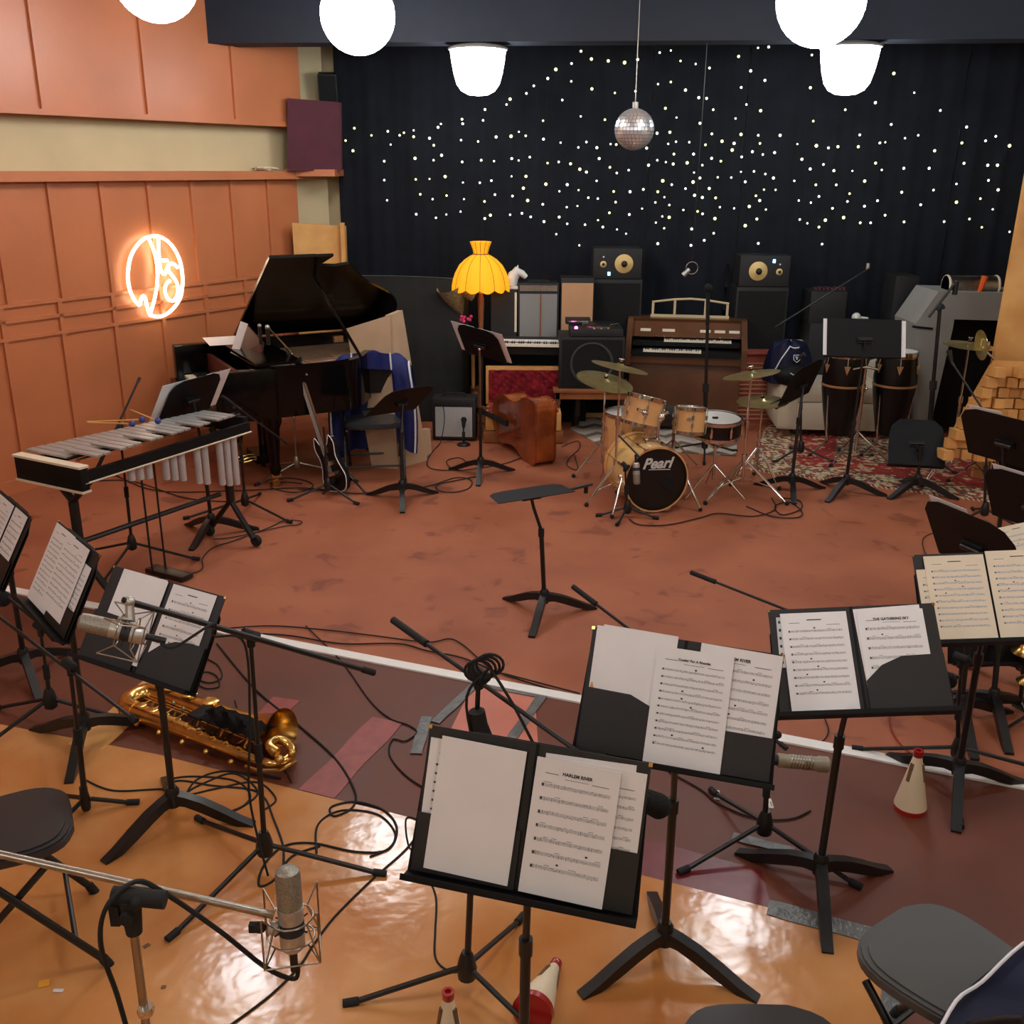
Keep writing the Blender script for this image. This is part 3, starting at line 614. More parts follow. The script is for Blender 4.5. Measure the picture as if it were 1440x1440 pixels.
b = B(blkm); b.hull8([(0, W0-.03, .74), (VL, W1+.05, .74), (VL, W1+.08, .74), (0, W0, .74)], [(0, W0-.03, .80), (VL, W1+.05, .80), (VL, W1+.08, .80), (0, W0, .80)]); b.out('side_rail', t)
B(paperc).tube([(0, -.006, .742), (VL, -.006, .742)], .005, 6).out('white_trim', t)
for k in range(22):      # naturals, near row hidden behind accidentals? naturals lie on the player side (wall side)
    x = .07+k*(VL-.12)/21.5; L = (.33-.0075*k); b = B(alu); b.box((x, yy(x, .66)+.01, .845), ((VL-.12)/21.5*.88, L, .012), bev=.002); b.out('tone_bar', t)
for k in range(21):
    if k % 7 in (2, 6): continue
    x = .07+(k+.5)*(VL-.12)/21.5; L = (.24-.004*k); b = B(alu); b.box((x, yy(x, .2), .872), ((VL-.12)/21.5*.84, L, .012), bev=.002); b.out('tone_bar', t)
for y0, z in ((.16, .862), (.30, .862)): B(blk).tube([(0.03, W0*y0+.0, z-.012), (VL-.02, W1*y0+.0, z-.012)], .005, 6).out('bar_cord', t)
for k in range(17):
    x = .16+k*(VL-.2)/17; L = [0, 0, 0, .07, .08, .09, 0, .13, .15, .17, 0, .22, .24, 0, .28, .30, .31][k]
    if L: b = B(reso); b.lathe([(.019, .73-L), (.021, .735-L), (.021, .74)], T(x, .05, 0), 12); b.out('resonator', t)
for x, s_ in ((.10, 1), (VL-.05, -1)):
    wy = yy(x, 1); b = B(blk)
    b.tube([(x, .06, .74), (x, wy/2, .58), (x, wy-.06, .74)], .022, 8).tube([(x, wy/2, .58), (x, wy/2, .28)], .028, 10)
    b.tube([(x-.02, .02-.04, .06), (x, wy/2, .28), (x+.02, wy+.04, .06)], .02, 8); lg = b.out('end_leg', t)
    for yv in (-.02, wy+.04):
        w_ = B(rub); w_.lathe([(.035, -.014), (.04, 0), (.035, .014)], T(x, yv, .042) @ R(90, 'Y'), 16); w_.out('caster', lg)
B(blk).tube([(.10, W0/2, .34), (VL-.12, W1/2+.02, .34)], .016, 8).out('cross_brace', t)
B(blk).box((VL*.46, .10, .02), (.09, .30, .03), bev=.006).tube([(VL*.42, .18, .02), (VL*.42, .18, .74)], .006, 6).tube([(VL*.5, .18, .02), (VL*.5, .18, .74)], .006, 6).out('damper_pedal', t)
def mallet(a, c, lab):
    b = B(pine); a, c = V(a), V(c); t_ = thing('mallet', lab, 'mallet', a, group='vibraphone mallets'); B(pine).tube([a, c], .0045, 6).out('shaft', t_, world=True); B(royal).ball(c, .019, 10).out('wound_head', t_, world=True)
q = lambda x, y, z: G(x, y, z)
mallet(q(122, 593, .90), q(200, 590, .90), 'blue headed mallet on the vibraphone, pointing straight right')
mallet(q(124, 594, .91), q(186, 596, .895), 'blue headed mallet on the vibraphone, lower head of the crossing pair')
mallet(q(183, 576, .90), q(222, 592, .90), 'mallet on the vibraphone, far one slanting towards the music stand')
# stand + mic stands around the vibraphone
ft = G(299, 752); D = pose(U(268, 560, ft.y+.02), 188, 62, 0); D = frame(U(268, 558, ft.y+.05), U(238, 597, ft.y-.12)-U(297, 573, ft.y+.25), V((0.25, .4, 1)))
D = pose((-2.02, 6.19, .925), 244, 58, -1)
ms = mstand(ft, D, 'black music stand holding white pages in front of the vibraphone', -100, .46, .31)
for k, (dx, lab) in enumerate(((-.16, 'white page on the vibraphone music stand, its edge showing left'), (.16, 'white page on the vibraphone music stand, its edge showing right'))):
    page('sheet_music', lab, 'sheet music', D @ T(dx*1.15, .0, .002+.004*k), .22, .30, staves=8, seed=20+k)
ft = G(188, 785); micstand(ft, U(168, 603, ft.y), U(134, 665, ft.y-.15), U(195, 535, ft.y+.25), 'black microphone stand with raised boom in front of the vibraphone', (175, 355, 265), .42, weight=.12)
ft = G(346, 722); micstand(ft, U(334, 575, ft.y), U(312, 557, ft.y-.1), U(401, 622, ft.y+.2), 'black microphone stand with downward boom between vibraphone and piano', (200, 330, 90), .42, weight=.1)
c = U(306, 553, ft.y-.12); b = B(foam); b.tube([c, c+V((-.10, .05, .05))], .022, 10); solo(b, 'microphone', 'small black microphone above the right end of the vibraphone', 'microphone', c)
ft = G(418, 668); J = U(408, 500, ft.y); micstand(ft, J, U(419, 506, ft.y+.1), U(378, 462, ft.y-.15), 'slim nickel microphone stand beside the open grand piano', (5, 145, 230), .40, m=dchrome, boomm=chrome, thin=.008, grip=False)
c = U(376, 460, ft.y-.16); b = B(blk); b.tube([c, c+V((0, 0, -.13))], .015, 10).mat(nickel).ball(c, .018, 10); solo(b, 'pencil_microphone', 'small black pencil microphone inside the piano, right of the music desk', 'microphone', c)
c = U(365, 458, ft.y+.05); b = B(blk); b.tube([c, c+V((0, 0, -.14))], .014, 10).mat(nickel).ball(c, .016, 10); solo(b, 'pencil_microphone', 'small black pencil microphone inside the piano, left one', 'microphone', c)
ft = G(462, 700); micstand(ft, U(452, 618, ft.y), None, None, 'low black stand holding the microphone at the guitar', (200, 330, 60), .27, leglen=.3) if False else micstand(ft, U(455, 600, ft.y), label='low black microphone stand left of the electric guitar', legs=(200, 325, 70), leglen=.3)
# ================= ELECTRIC GUITAR =================
gb = G(482, 690, .02); gM = frame(gb, V((.72, -.55, .36)), V((-.30, .22, .92)))
t = thing('electric_guitar', 'dark electric guitar with pale edge standing upright by the blue jacket chair', 'guitar', M=gM)
bo = smooth([(-.0, 0, 0), (.11, .01, 0), (.165, .10, 0), (.13, .20, 0), (.115, .27, 0), (.14, .36, 0), (.10, .42, 0), (.045, .36, 0), (-.045, .36, 0), (-.10, .43, 0), (-.14, .35, 0), (-.115, .26, 0), (-.13, .18, 0), (-.165, .10, 0), (-.11, .01, 0)], 4)
bp = [(p.x*.78, p.y) for p in bo[:-1]]
B(condk).prism(bp, .04).out('body', t)
B(whitep).tube([(x*1.0, y, .04) for x, y in bp]+[(bp[0][0], bp[0][1], .04)], .004, 5, cap=False).out('binding', t)
B(dwood).hull8([(-.026, .30, .035), (.026, .30, .035), (.02, .84, .035), (-.02, .84, .035)], [(-.026, .30, .056), (.026, .30, .056), (.02, .84, .052), (-.02, .84, .052)]).out('neck', t)
B(condk).hull8([(-.02, .84, .03), (.02, .84, .03), (.045, 1.02, .02), (-.03, 1.0, .02)], [(-.02, .84, .046), (.02, .84, .046), (.045, 1.02, .036), (-.03, 1.0, .036)]).out('headstock', t)
b = B(nickel)
for k in range(6): b.tube([((k-2.5)*.007, .14, .058), ((k-2.5)*.006, .84, .058)], .0008, 4)
b.out('strings', t)
for k in range(3):
    for s_ in (-1, 1): B(chrome).tube([(s_*.03, .88+.045*k, .03), (s_*.052, .885+.045*k, .03)], .009, 8).out('tuner', t)
B(chrome).box((0, .14, .05), (.08, .025, .018)).out('bridge', t); B(chrome).box((0, .22, .046), (.07, .03, .012)).out('pickup', t)
t = thing('guitar_stand', 'small black guitar stand under the dark electric guitar', 'guitar stand', G(486, 694))
b = B(blk); g = G(486, 694)
b.tube([(-.16, -.06, .012), (0, .05, .16), (.16, -.05, .012)], .009, 8).out('front_legs', t); B(blk).tube([(0, .05, .16), (.02, .3, .012)], .009, 8).out('rear_leg', t); B(rub).tube([(-.09, -.05, .11), (-.06, .03, .1), (.06, .03, .1), (.1, -.05, .11)], .011, 8).out('yoke', t)
# ================= FOLDING CHAIR =================
def chair(loc, rz, label, seat=seatm, frame_m=blk, back=True, group='black folding chairs', sw=.40, seath=.45, bh=.82, part=False):
    t = thing('folding_chair', label, 'chair', loc, rz, group=group)
    pr = [(-.09, -.215), (.09, -.215), (.17, -.18), (.205, -.10), (.19, .06), (.15, .16), (.07, .195), (-.07, .195), (-.15, .16), (-.19, .06), (-.205, -.10), (-.17, -.18)]
    ps = [(p.x, p.y) for p in smooth([(x*sw/.4, y, 0) for x, y in pr]+[(pr[0][0]*sw/.4, pr[0][1], 0)], 3)][:-1]
    b = B(seat); b.prism(ps, .022, T(0, 0, seath-.03)); b.prism([(x*.97, y*.97) for x, y in ps], .006, T(0, 0, seath-.008)); b.prism([(x*.90, y*.90) for x, y in ps], .005, T(0, 0, seath-.002)); b.out('seat', t, sharp=60)
    for s_ in (-1, 1):
        x = s_*(sw/2+.012)
        B(frame_m).tube([(x, -.25, .012), (x, .02, .40), (x, .20, seath+.12), (x, .235, bh)], .0115, 10).out('front_leg', t)
        B(frame_m).tube([(x*.9, .28, .012), (x*.9, -.14, seath-.05)], .0105, 10).out('rear_leg', t)
        for y in (-.25,): B(rub).tube([(x, y, .0), (x, y+.015, .035)], .015, 10).out('rubber_foot', t)
        B(rub).tube([(x*.9, .28, 0), (x*.9, .272, .03)], .015, 10).out('rubber_foot', t)
    B(frame_m).tube([(-sw/2-.01, .20, .12), (sw/2+.01, .20, .12)], .008, 8).tube([(-sw/2-.01, -.17, .12), (sw/2+.01, -.17, .12)], .008, 8).out('cross_bar', t)
    if back:
        b = B(seat); b.grid(lambda u, w: V(((u-.5)*(sw+.0), .225+.03*(1-(2*u-1)**2), bh-.22+.22*w)), 10, 4, .014); b.out('backrest', t)
    return t
ch = G(528, 668); cz = math.radians(8); chair(ch, cz, 'black folding chair draped with royal blue jacket near the small amplifier', sw=.42)
def drape(name, label, loc, rz, fn, m, piping=None, cat='jacket', nu=26, nv=14, th=.012):
    t = thing(name, label, cat, loc, rz); B(m).grid(fn, nu, nv, th).out('shell', t, sharp=80)
    if piping:
        for pu in piping: B(whitep).tube([fn(*pu(k/14))+V((0, -.012, .006)) for k in range(15)], .008, 6).out('piping', t)
    return t
def jk(u, w):     # over the chair back: u across, w from behind over the top to the front
    x = (u-.5)*.66; prof = smooth([(0, .34, .12), (0, .31, .5), (0, .28, .84), (0, .23, .93), (0, .16, .80), (0, .15, .55), (0, .14, .22)], 6); k = w*(len(prof)-1); i = min(int(k), len(prof)-2); p = prof[i].lerp(prof[i+1], k-i)
    e = abs(2*u-1); z = p.z-.10*e**3-.02*math.sin(u*17+w*5)
    if w > .45 and e < .52: p = V((0, .205, p.z)); z = max(p.z, .80)-.10*e**3
    return V((x*(1+.06*math.sin(w*9)), p.y+.02*math.sin(u*23+w*3), z))
drape('blue_jacket', 'royal blue jacket with white piping hung over a black folding chair', ch, cz, jk, royal, [lambda k: (.26, .5+.5*k), lambda k: (.74, .5+.5*k), lambda k: (.03, .45+.55*k), lambda k: (.97, .45+.55*k)])
j_ = bpy.data.objects['blue_jacket']; B(royal).grid(lambda u, w: V(((u-.5)*.50, .285+.02*math.sin(u*14), .14+.72*w)), 14, 6, .01).out('back_panel', j_, sharp=80)
ft = G(566, 703); D = frame(U(555, 566, ft.y), V((.88, .22, .04)), V((-.05, .45, .22))) 
mstand(ft, pose((-.80, 7.12, .70), 226, 42, 6), 'black music stand with low flat desk in front of the blue jacket chair', -84, .50, .33, knob=False)
ft = G(676, 668); D = frame(U(682, 485, ft.y), V((.92, -.10, -.30)), V((.38, -.3, .85))) @ R(180, 'Y')
D = frame(U(684, 486, ft.y+.02), -(U(716, 497, ft.y)-U(650, 471, ft.y)), V((-.12, 0, .9)))
D = pose((-.235, 7.38, 1.075), 141, 54, 9)
mstand(ft, D, 'black music stand with two white pages under the yellow lamp', -92, .38, .31, knob=True)
page('sheet_music', 'white page behind the yellow lamp music stand desk, right edge showing', 'sheet music', D @ T(-.125, .0, .004), .21, .297, staves=8, seed=3)
page('sheet_music', 'white page behind the yellow lamp music stand desk, left edge showing', 'sheet music', D @ T(.125, .0, .004), .21, .297, staves=8, seed=4)
# ================= SMALL AMPLIFIER WITH MIC =================
def amp(name, loc, rz, w, h, d, label, gm, ctrl=dchrome, split=False, handle=True, cloth=None, group=None, feet=True):
    t = thing(name, label, 'amplifier', loc, rz, group=group)
    B(tolex).box((0, d/2, h/2+.01), (w, d, h), bev=.012).out('cabinet', t)
    B(gm).box((0, -.003, h*.44+.01), (w-.06, .008, h*.72)).out('grille_cloth', t)
    B(ctrl).box((0, -.003, h*.885+.01), (w-.04, .008, h*.10)).out('control_panel', t)
    for k in range(6): B(rub).tube([(-w*.36+k*w*.14, -.005, h*.885+.01), (-w*.36+k*w*.14, -.022, h*.885+.01)], .009, 8).out('knob', t)
    if split: B(mwood).box((.0, -.008, h*.44+.01), (.006, .006, h*.72)).out('centre_strip', t)
    if handle: B(rub).tube([(-.11, d/2, h+.01), (-.08, d/2, h+.035), (.08, d/2, h+.035), (.11, d/2, h+.01)], .009, 8).out('handle', t)
    return t
al = G(608, 620); ar = G(669, 620)
amp('guitar_amplifier', (al+ar)/2, math.radians(-3), (ar-al).length, .37, .22, 'small silver fronted guitar amplifier on floor left of the music stand', ampg, ctrl=tolex)
ml = G(652, 626); t = micstand(ml, ml+V((0, 0, .16)), label='short round base microphone stand before the silver fronted amplifier', round_base=.06)
c = ml+V((0, .02, .2)); b = B(foam); b.tube([c-V((0, .0, .05)), c+V((0, .04, .0))], [.012, .02], 10).ball(c+V((0, .05, .01)), .026, 12); solo(b, 'dynamic_microphone', 'black dynamic microphone pointed at the silver fronted amplifier', 'microphone', c)
# ================= FLOOR LAMP =================
L0 = G(677, 592); L0.z = 0; ztop = U(678, 343, L0.y).z; zbot = U(678, 408, L0.y).z
t = thing('floor_lamp', 'lit floor lamp with scalloped yellow fabric shade and turned wooden pole', 'lamp', L0)
RR = .27; hs = ztop-zbot; npn = 12
wob = lambda u, k: 1-.045*abs(math.cos(u*npn*math.pi))**3*(1 if k < 8 else .5)+(.03*math.cos(u*npn*2*math.pi) if k >= 8 else 0)
prof = [(RR*1.0, 0), (RR*.995, hs*.06), (RR*.96, hs*.18), (RR*.88, hs*.34), (RR*.74, hs*.5), (RR*.55, hs*.62), (RR*.36, hs*.70), (RR*.24, hs*.735), (RR*.27, hs*.85), (RR*.36, hs*1.0)]
b = B(lampy); n = 96; rings = []
for k, (r, z) in enumerate(prof):
    ring = []
    for j in range(n):
        u = j/n; rr = r*wob(u, k); zz = z-(.028*abs(math.sin(u*npn*math.pi)) if k == 0 else 0); ring.append(b.v((rr*math.cos(2*math.pi*u), rr*math.sin(2*math.pi*u), zbot+.02+zz)))
    rings.append(ring)
for a_, c_ in zip(rings, rings[1:]):
    for j in range(n): b._f((a_[j], a_[(j+1) % n], c_[(j+1) % n], c_[j]))
b.out('lamp_shade', t, sharp=60)
b = B(mwood)
for j in range(npn):
    u = (j+.5)/npn*0+j/npn; pts = [V((r*wob(u, k)*math.cos(2*math.pi*u)*1.005, r*wob(u, k)*math.sin(2*math.pi*u)*1.005, zbot+.02+z)) for k, (r, z) in enumerate(prof)]; b.tube(pts, .0022, 4)
b.tube([V((RR*.25*math.cos(a*math.pi/12), RR*.25*math.sin(a*math.pi/12), zbot+.02+hs*.735)) for a in range(25)], .006, 6, cap=False)
b.out('seam_trim', t)
B(mwood).lathe([(.15, .0), (.15, .02), (.12, .04), (.03, .07), (.022, .12), (.032, .3), (.02, .4), (.025, .7), (.018, .8), (.026, 1.0), (.03, 1.15), (.018, 1.2)], n=16).out('pole', t)
B(keyw).lathe([(.018, 1.2), (.026, 1.22), (.03, 1.27), (.018, zbot+.1)], n=12).out('candle_sleeve', t)
B(globe_m if False else mat('lamp_bulb', (1, .9, .6), .3, em=(1, .7, .3), es=14)).ball((0, 0, zbot+.16), .035, 12).out('bulb', t)
# ================= THINGS UNDER AND BESIDE THE LAMP =================
c = U(640, 420, 9.3); t = thing('gramophone_horn', 'patterned woven cone leaning beside the yellow lamp', 'basket', c); B(rattan).lathe([(.02, -.16), (.05, -.1), (.1, .02), (.13, .14)], R(20, 'X') @ R(-18, 'Y'), 20, cap=False).out('woven_cone', t)
c = U(655, 412, 9.25); b = B(rattan); b.tube([c+V((-.06, 0, .05)), c+V((.08, 0, -.03))], .055, 16); solo(b, 'rolled_mat', 'pale green rolled mat end behind the yellow lamp', 'mat', c)
c = U(655, 448, 9.2); b = B(pinkm)
for k in range(9): b.ball(c+V((random.uniform(-.05, .05), random.uniform(-.03, .03), random.uniform(-.03, .03))), .016, 6)
solo(b, 'pink_flower', 'small bunch of pink artificial flowers below the yellow lamp shade', 'flower', c)
sp = G(652, 580); t = thing('wooden_stool', 'small wooden stool behind the small guitar amplifier', 'stool', sp); zz = .62
B(pine).box((0, 0, zz), (.26, .26, .035), bev=.006).out('seat', t)
for x in (-1, 1):
    for y in (-1, 1): B(pine).box((x*.1, y*.1, zz/2-.01), (.03, .03, zz-.03)).out('leg', t)
b = B(mwood); b.lathe([(.06, 0), (.10, .05), (.11, .16), (.08, .24), (.09, .27)], n=20); solo(b, 'wicker_basket', 'small brown basket on floor behind the music stand pole', 'basket', G(672, 582), world=False)
# keyboard desk with dark chest, cabs
def boxthing(name, label, cat, px0, px1, py0, py1, Y, d, m, bev=.01, z0=None, group=None, rz=0):
    a = U(px0, (py0+py1)/2, Y); c = U(px1, (py0+py1)/2, Y); zt_ = U((px0+px1)/2, py0, Y).z; zb_ = z0 if z0 is not None else U((px0+px1)/2, py1, Y).z
    t = thing(name, label, cat, ((a.x+c.x)/2, Y, zb_), rz, group=group); w = c.x-a.x; h = zt_-zb_
    B(m).box((0, d/2, h/2), (w, d, h), bev=bev).out('cabinet', t); return t, w, h
t, w, h = boxthing('black_cabinet', 'plain black cabinet under the horse ornament behind the yellow lamp', 'cabinet', 690, 727, 408, 465, 9.35, .3, tolex, z0=.0); B(paperc).box((w/2-.012, -.004, h-.2), (.02, .006, .36)).out('white_edge', t)
ctop = h
t, w, h = boxthing('keyboard_table', 'dark table carrying the amplifiers behind the stage piano', 'table', 690, 826, 478, 560, 9.32, .5, blkm, z0=.0); 
tz = h
# stage piano
t = thing('stage_piano', 'white and black stage piano behind the red lined guitar case', 'keyboard', U(745, 490, 8.92) - V((0, 0, .06)), math.radians(-4))
B(tolex).box((0, .16, .06), (1.0, .34, .11), bev=.01).out('case', t); B(paper).box((0, .06, .118), (.96, .11, .008)).out('control_panel', t)
B(keyw).box((0, -.03, .10), (.9, .13, .02)).out('white_keys', t); b = B(blk)
for k in range(44):
    if k % 7 not in (2, 6): b.box((-.44+k*.0203, -.005, .115), (.01, .08, .014))
b.out('black_keys', t)
for x in (-.44, .44): B(blk).box((x, .16, -.25), (.04, .28, .60)).out('leg', t)
# twin amp
zt9 = tz+.0
t, w, h = boxthing('twin_amplifier', 'grey fronted guitar amplifier standing behind the stage piano', 'amplifier', 728, 786, 398, 477, 9.35, .24, tolex)
B(ampg2).box((0, -.006, h*.43), (w*.9, .01, h*.76)).out('grille_cloth', t); B(dchrome).box((0, -.006, h*.91), (w*.9, .01, h*.1)).out('control_panel', t); B(mwood).box((.02, -.014, h*.43), (.012, .01, h*.76)).out('centre_strip', t); B(rub).box((0, .1, h+.01), (.2, .03, .02)).out('handle', t)
t, w, h = boxthing('tan_speaker', 'dark speaker with tan cloth front behind the turntable', 'speaker', 788, 835, 391, 477, 9.35, .28, tolex); B(tan2).box((0, -.006, h*.47), (w*.93, .01, h*.9)).out('grille_cloth', t)
c = U(727, 397, 9.42); b = B(horse_m)
b.tube([c+V((-.05, 0, -.03)), c+V((-.035, 0, .05)), c+V((.0, 0, .1)), c+V((.045, 0, .08)), c+V((.085, 0, .045))], [.055, .05, .045, .032, .022], 12).tube([c+V((0.0, 0, .12)), c+V((.008, 0, .155))], [.016, .004], 6).ball(c+V((-.03, 0, .06)), .05, 10, (1.1, .8, 1)).box(c+V((-.02, 0, -.045)), (.13, .1, .03), bev=.01)
solo(b, 'horse_head_ornament', 'white horse head ornament on the black cabinet beside the yellow lamp', 'ornament', c-V((0, 0, .06)))
# black guitar cab + turntable on wood table
t, w, h = boxthing('wooden_table', 'low wooden table under the large black speaker cabinet', 'table', 782, 884, 545, 600, 8.85, .5, mwood, z0=0) if False else (None, 0, 0)
a_, c_ = U(782, 548, 8.7), U(886, 548, 8.7); tb = thing('wooden_table', 'low wooden table under the large black speaker cabinet', 'table', ((a_.x+c_.x)/2, 8.95, 0)); zt_ = a_.z
B(mwood).box((0, 0, zt_-.015), (c_.x-a_.x+.05, .5, .03), bev=.005).out('table_top', tb); B(mwood).box((0, -.22, zt_-.06), (c_.x-a_.x, .02, .06)).out('apron', tb)
for x in (-1, 1):
    for y in (-1, 1): B(dwood).box((x*(c_.x-a_.x)*.48, y*.21, zt_/2-.015), (.04, .04, zt_-.03)).out('leg', tb)
t, w, h = boxthing('bass_cabinet', 'large black speaker cabinet with round grille carrying the turntable', 'speaker', 786, 878, 474, 548, 8.75, .40, tolex)
B(foam).box((0, -.004, h/2), (w*.92, .006, h*.9)).out('grille_cloth', t); B(gobog).lathe([(h*.39, .006), (h*.41, .014), (h*.38, .016), (h*.36, .006)], T(0, 0, h/2) @ R(90, 'X'), 40, cap=False).out('speaker_ring', t)
c = U(838, 470, 8.85); t = thing('turntable', 'black dj turntable with pink light on the large black cabinet', 'turntable', V((c.x, 8.92, U(838, 474, 8.75).z)))
B(tolex).box((0, 0, .035), (.46, .34, .065), bev=.008).out('plinth', t); B(dchrome).lathe([(.15, .068), (.15, .085), (.14, .088)], T(.03, .02, 0), 36).out('platter', t); B(blk).lathe([(.146, .088), (.146, .091)], T(.03, .02, 0), 36).out('record', t)
B(chrome).tube([(.19, .12, .1), (.19, -.04, .1), (.12, -.10, .095)], .005, 8).out('tonearm', t); B(glow_p).ball((-.18, -.15, .075), .016, 10).out('pink_light', t)
for k in range(3): B(chrome).lathe([(.012, .068), (.01, .085)], T(-.02+.06*k, -.15, 0), 10).out('knob', t)
t = thing('mixer', 'small black mixer behind the turntable record', 'mixer', V((c.x-.15, 9.05, c.z+.02+.05))); B(tolex).box((0, 0, .02), (.22, .12, .05), bev=.006).out('case', t); B(chrome).box((0, -.062, .02), (.18, .004, .01)).out('front_strip', t)
# open guitar case
g0 = G(688, 586); cz0 = U(735, 580, 8.75)
t = thing('guitar_case', 'open tan guitar case lined with red plush beneath the stage piano', 'guitar case', (U(736, 560, 8.7).x, 8.7, 0)); zc = U(736, 585, 8.5).z; zu = U(736, 517, 8.9).z
B(pine).box((0, -.02, zc-.06), (.66, .30, .16), bev=.01).out('lower_shell', t); B(redl).box((0, -.02, zc+.022), (.61, .26, .015)).out('plush_lining', t)
B(pine).box((0, .17, (zc+zu)/2+.02), (.67, .05, zu-zc), bev=.008, M=R(0, 'X')).out('lid', t)
b = B(redl); b.grid(lambda u, w: V((-.31+.62*u, .135+.012*math.sin(u*40+w*9)*math.sin(w*23+u*6), zc+.04+(zu-zc-.05)*w)), 40, 18, .01); b.out('lid_lining', t)
for x in (-.2, .2): B(brass).box((x, -.175, zc), (.05, .012, .03)).out('latch', t)
if zc-.14 > .03:
    t2 = thing('case_support', 'brown bench under the open red lined guitar case', 'bench', (U(736, 560, 8.7).x, 8.7, 0)); B(mwood).box((0, 0, (zc-.14)/2), (.7, .36, zc-.15), bev=.01).out('seat_box', t2)
t = thing('open_toolbox', 'small open wooden box with red things beneath the wooden table', 'box', G(825, 585)); 
B(pine).box((0, 0, .03), (.3, .2, .05), bev=.004).out('tray', t); B(redl).box((0, .09, .15), (.3, .03, .18)).out('red_lid', t); B(blk).box((.02, 0, .07), (.1, .08, .05)).out('contents', t)
b = B(tolex); b.lathe([(.035, 0), (.035, .15), (.02, .17), (.02, .2)], n=16); solo(b, 'black_flask', 'black flask standing on the floor near the double bass', 'bottle', G(809, 598), world=False)
# zig-zag rug
zr = [G(802, 604), G(850, 630), G(1035, 642), G(1040, 590), G(835, 578)]
b = B(zig); b.hull8([V((p.x, p.y, .001)) for p in zr], [V((p.x, p.y, .009)) for p in zr]); solo(b, 'zigzag_rug', 'grey and white zigzag rug under the back of the drum kit', 'rug', zr[0])
# ================= DOUBLE BASS (lying on its side, back towards the lamp) =================
bb = G(779, 655)
t = thing('double_bass', 'varnished brown double bass body lying on its side left of the drum kit', 'double bass', M=Mx.Translation(V((bb.x, bb.y+.03, 0))) @ R(116, 'Z') @ Mx.Diagonal((.8, .8, .8, 1)))
# body outline in local yz (y along length away), extruded along x for ribs
half = [(0, 0), (.0, .28), (.10, .335), (.26, .33), (.40, .265), (.52, .235), (.64, .245), (.76, .27), (.88, .24), (.97, .15), (1.02, .06)]
ol = [(x, y) for x, y in half]+[(x, -y) for x, y in half[::-1]]
ols = [(p.x, p.y) for p in smooth([(x, y, 0) for x, y in ol], 3)]
BT = T(0, 0, .335) @ R(90, 'X')           # plane: x length, y height, z thickness
b = B(bassw); b.prism(ols, .02, BT @ T(0, 0, .0)); b.out('back_plate', t)
b = B(bassr); b.prism([(x*.985+.006, y*.965) for x, y in ols], .20, BT @ T(0, 0, -.20)); b.out('ribs', t)
b = B(bassw); b.prism(ols, .02, BT @ T(0, 0, -.22)); b.out('belly', t)
b = B(blk); b.hull8([BT @ V(p) for p in ((.55, -.03, -.25), (.55, .03, -.25), (1.55, .02, -.27), (1.55, -.02, -.27))], [BT @ V(p) for p in ((.55, -.03, -.28), (.55, .03, -.28), (1.55, .02, -.30), (1.55, -.02, -.30))]); b.out('fingerboard', t)
b = B(dwood); b.tube([BT @ V((1.0, 0, -.12)), BT @ V((1.3, 0, -.22)), BT @ V((1.62, 0, -.23)), BT @ V((1.75, 0, -.2))], [.04, .028, .026, .04], 10); b.out('neck', t)
b = B(chrome); b.tube([BT @ V((0, 0, -.1)), BT @ V((-.1, 0, -.1))], .008, 8); b.out('endpin', t)
# ================= ORGAN =================
og = G(955, 600); zt_ = U(955, 452, 8.95).z
OM = Mx.Translation(V((1.55, 8.98, 0))) @ R(-9, 'Z') @ Mx.Diagonal((1.0, .85, .795, 1))
t = thing('electric_organ', 'walnut two manual electric organ with pale openwork music rack', 'organ', M=OM); w = 1.08
B(dwood).box((0, .28, .40), (w-.08, .40, .78), bev=.01).out('lower_case', t)
B(dwood).box((0, .62-.30, .83), (w, .64, .10), bev=.01).out('key_shelf', t)
for s_ in (-1, 1):
    b = B(dwood); b.prism([(-.02, .76), (.62, .76), (.62, 1.22), (.40, 1.24), (.12, 1.04), (-.02, .96)], .05, T(s_*(w/2-.025)+.025, 0, 0) @ R(90, 'Y') @ R(90, 'Z') @ T(0, 0, -.05)); b.out('side_cheek', t)
B(dwood).hull8([(-w/2, .40, 1.20), (w/2, .40, 1.20), (w/2, .66, 1.20), (-w/2, .66, 1.20)], [(-w/2, .38, 1.235), (w/2, .38, 1.235), (w/2, .66, 1.235), (-w/2, .66, 1.235)]).out('top_board', t)
B(dwood).hull8([(-w/2+.05, .22, 1.05), (w/2-.05, .22, 1.05), (w/2-.05, .45, 1.05), (-w/2+.05, .45, 1.05)], [(-w/2+.05, .40, 1.2), (w/2-.05, .40, 1.2), (w/2-.05, .45, 1.2), (-w/2+.05, .45, 1.2)]).out('control_panel', t)
def manual(x0, x1, y, z):
    n = int((x1-x0)/.0215); b = B(blkm); b.box((0, y+.04, z-.035), (w-.12, .2, .05)); b.out('manual_base', t)
    b = B(keyw)
    for k in range(n): b.box((x0+(k+.5)*.0215, y, z), (.0202, .13, .02))
    b.out('white_keys', t); b = B(blk)
    for k in range(n-1):
        if k % 7 not in (2, 6): b.box((x0+(k+1)*.0215, y+.025, z+.014), (.011, .08, .014))
    b.out('black_keys', t)
manual(-.20, .42, .20, 1.02); manual(-.38, .14, .02, .93)
for x0, n in ((-.42, 5), (-.22, 6), (.12, 5), (.25, 5), (.38, 5)):
    b = B(keyw)
    b.box((x0+n*.0095, .282, 1.118), (n*.019, .018, .03)); b.out('stop_tabs', t)
for x in (-.27, -.20, .3, .4): B(chrome).ball((x, .215, 1.06), .009, 8).out('button', t)
zr_ = 1.235; b = B(cream)
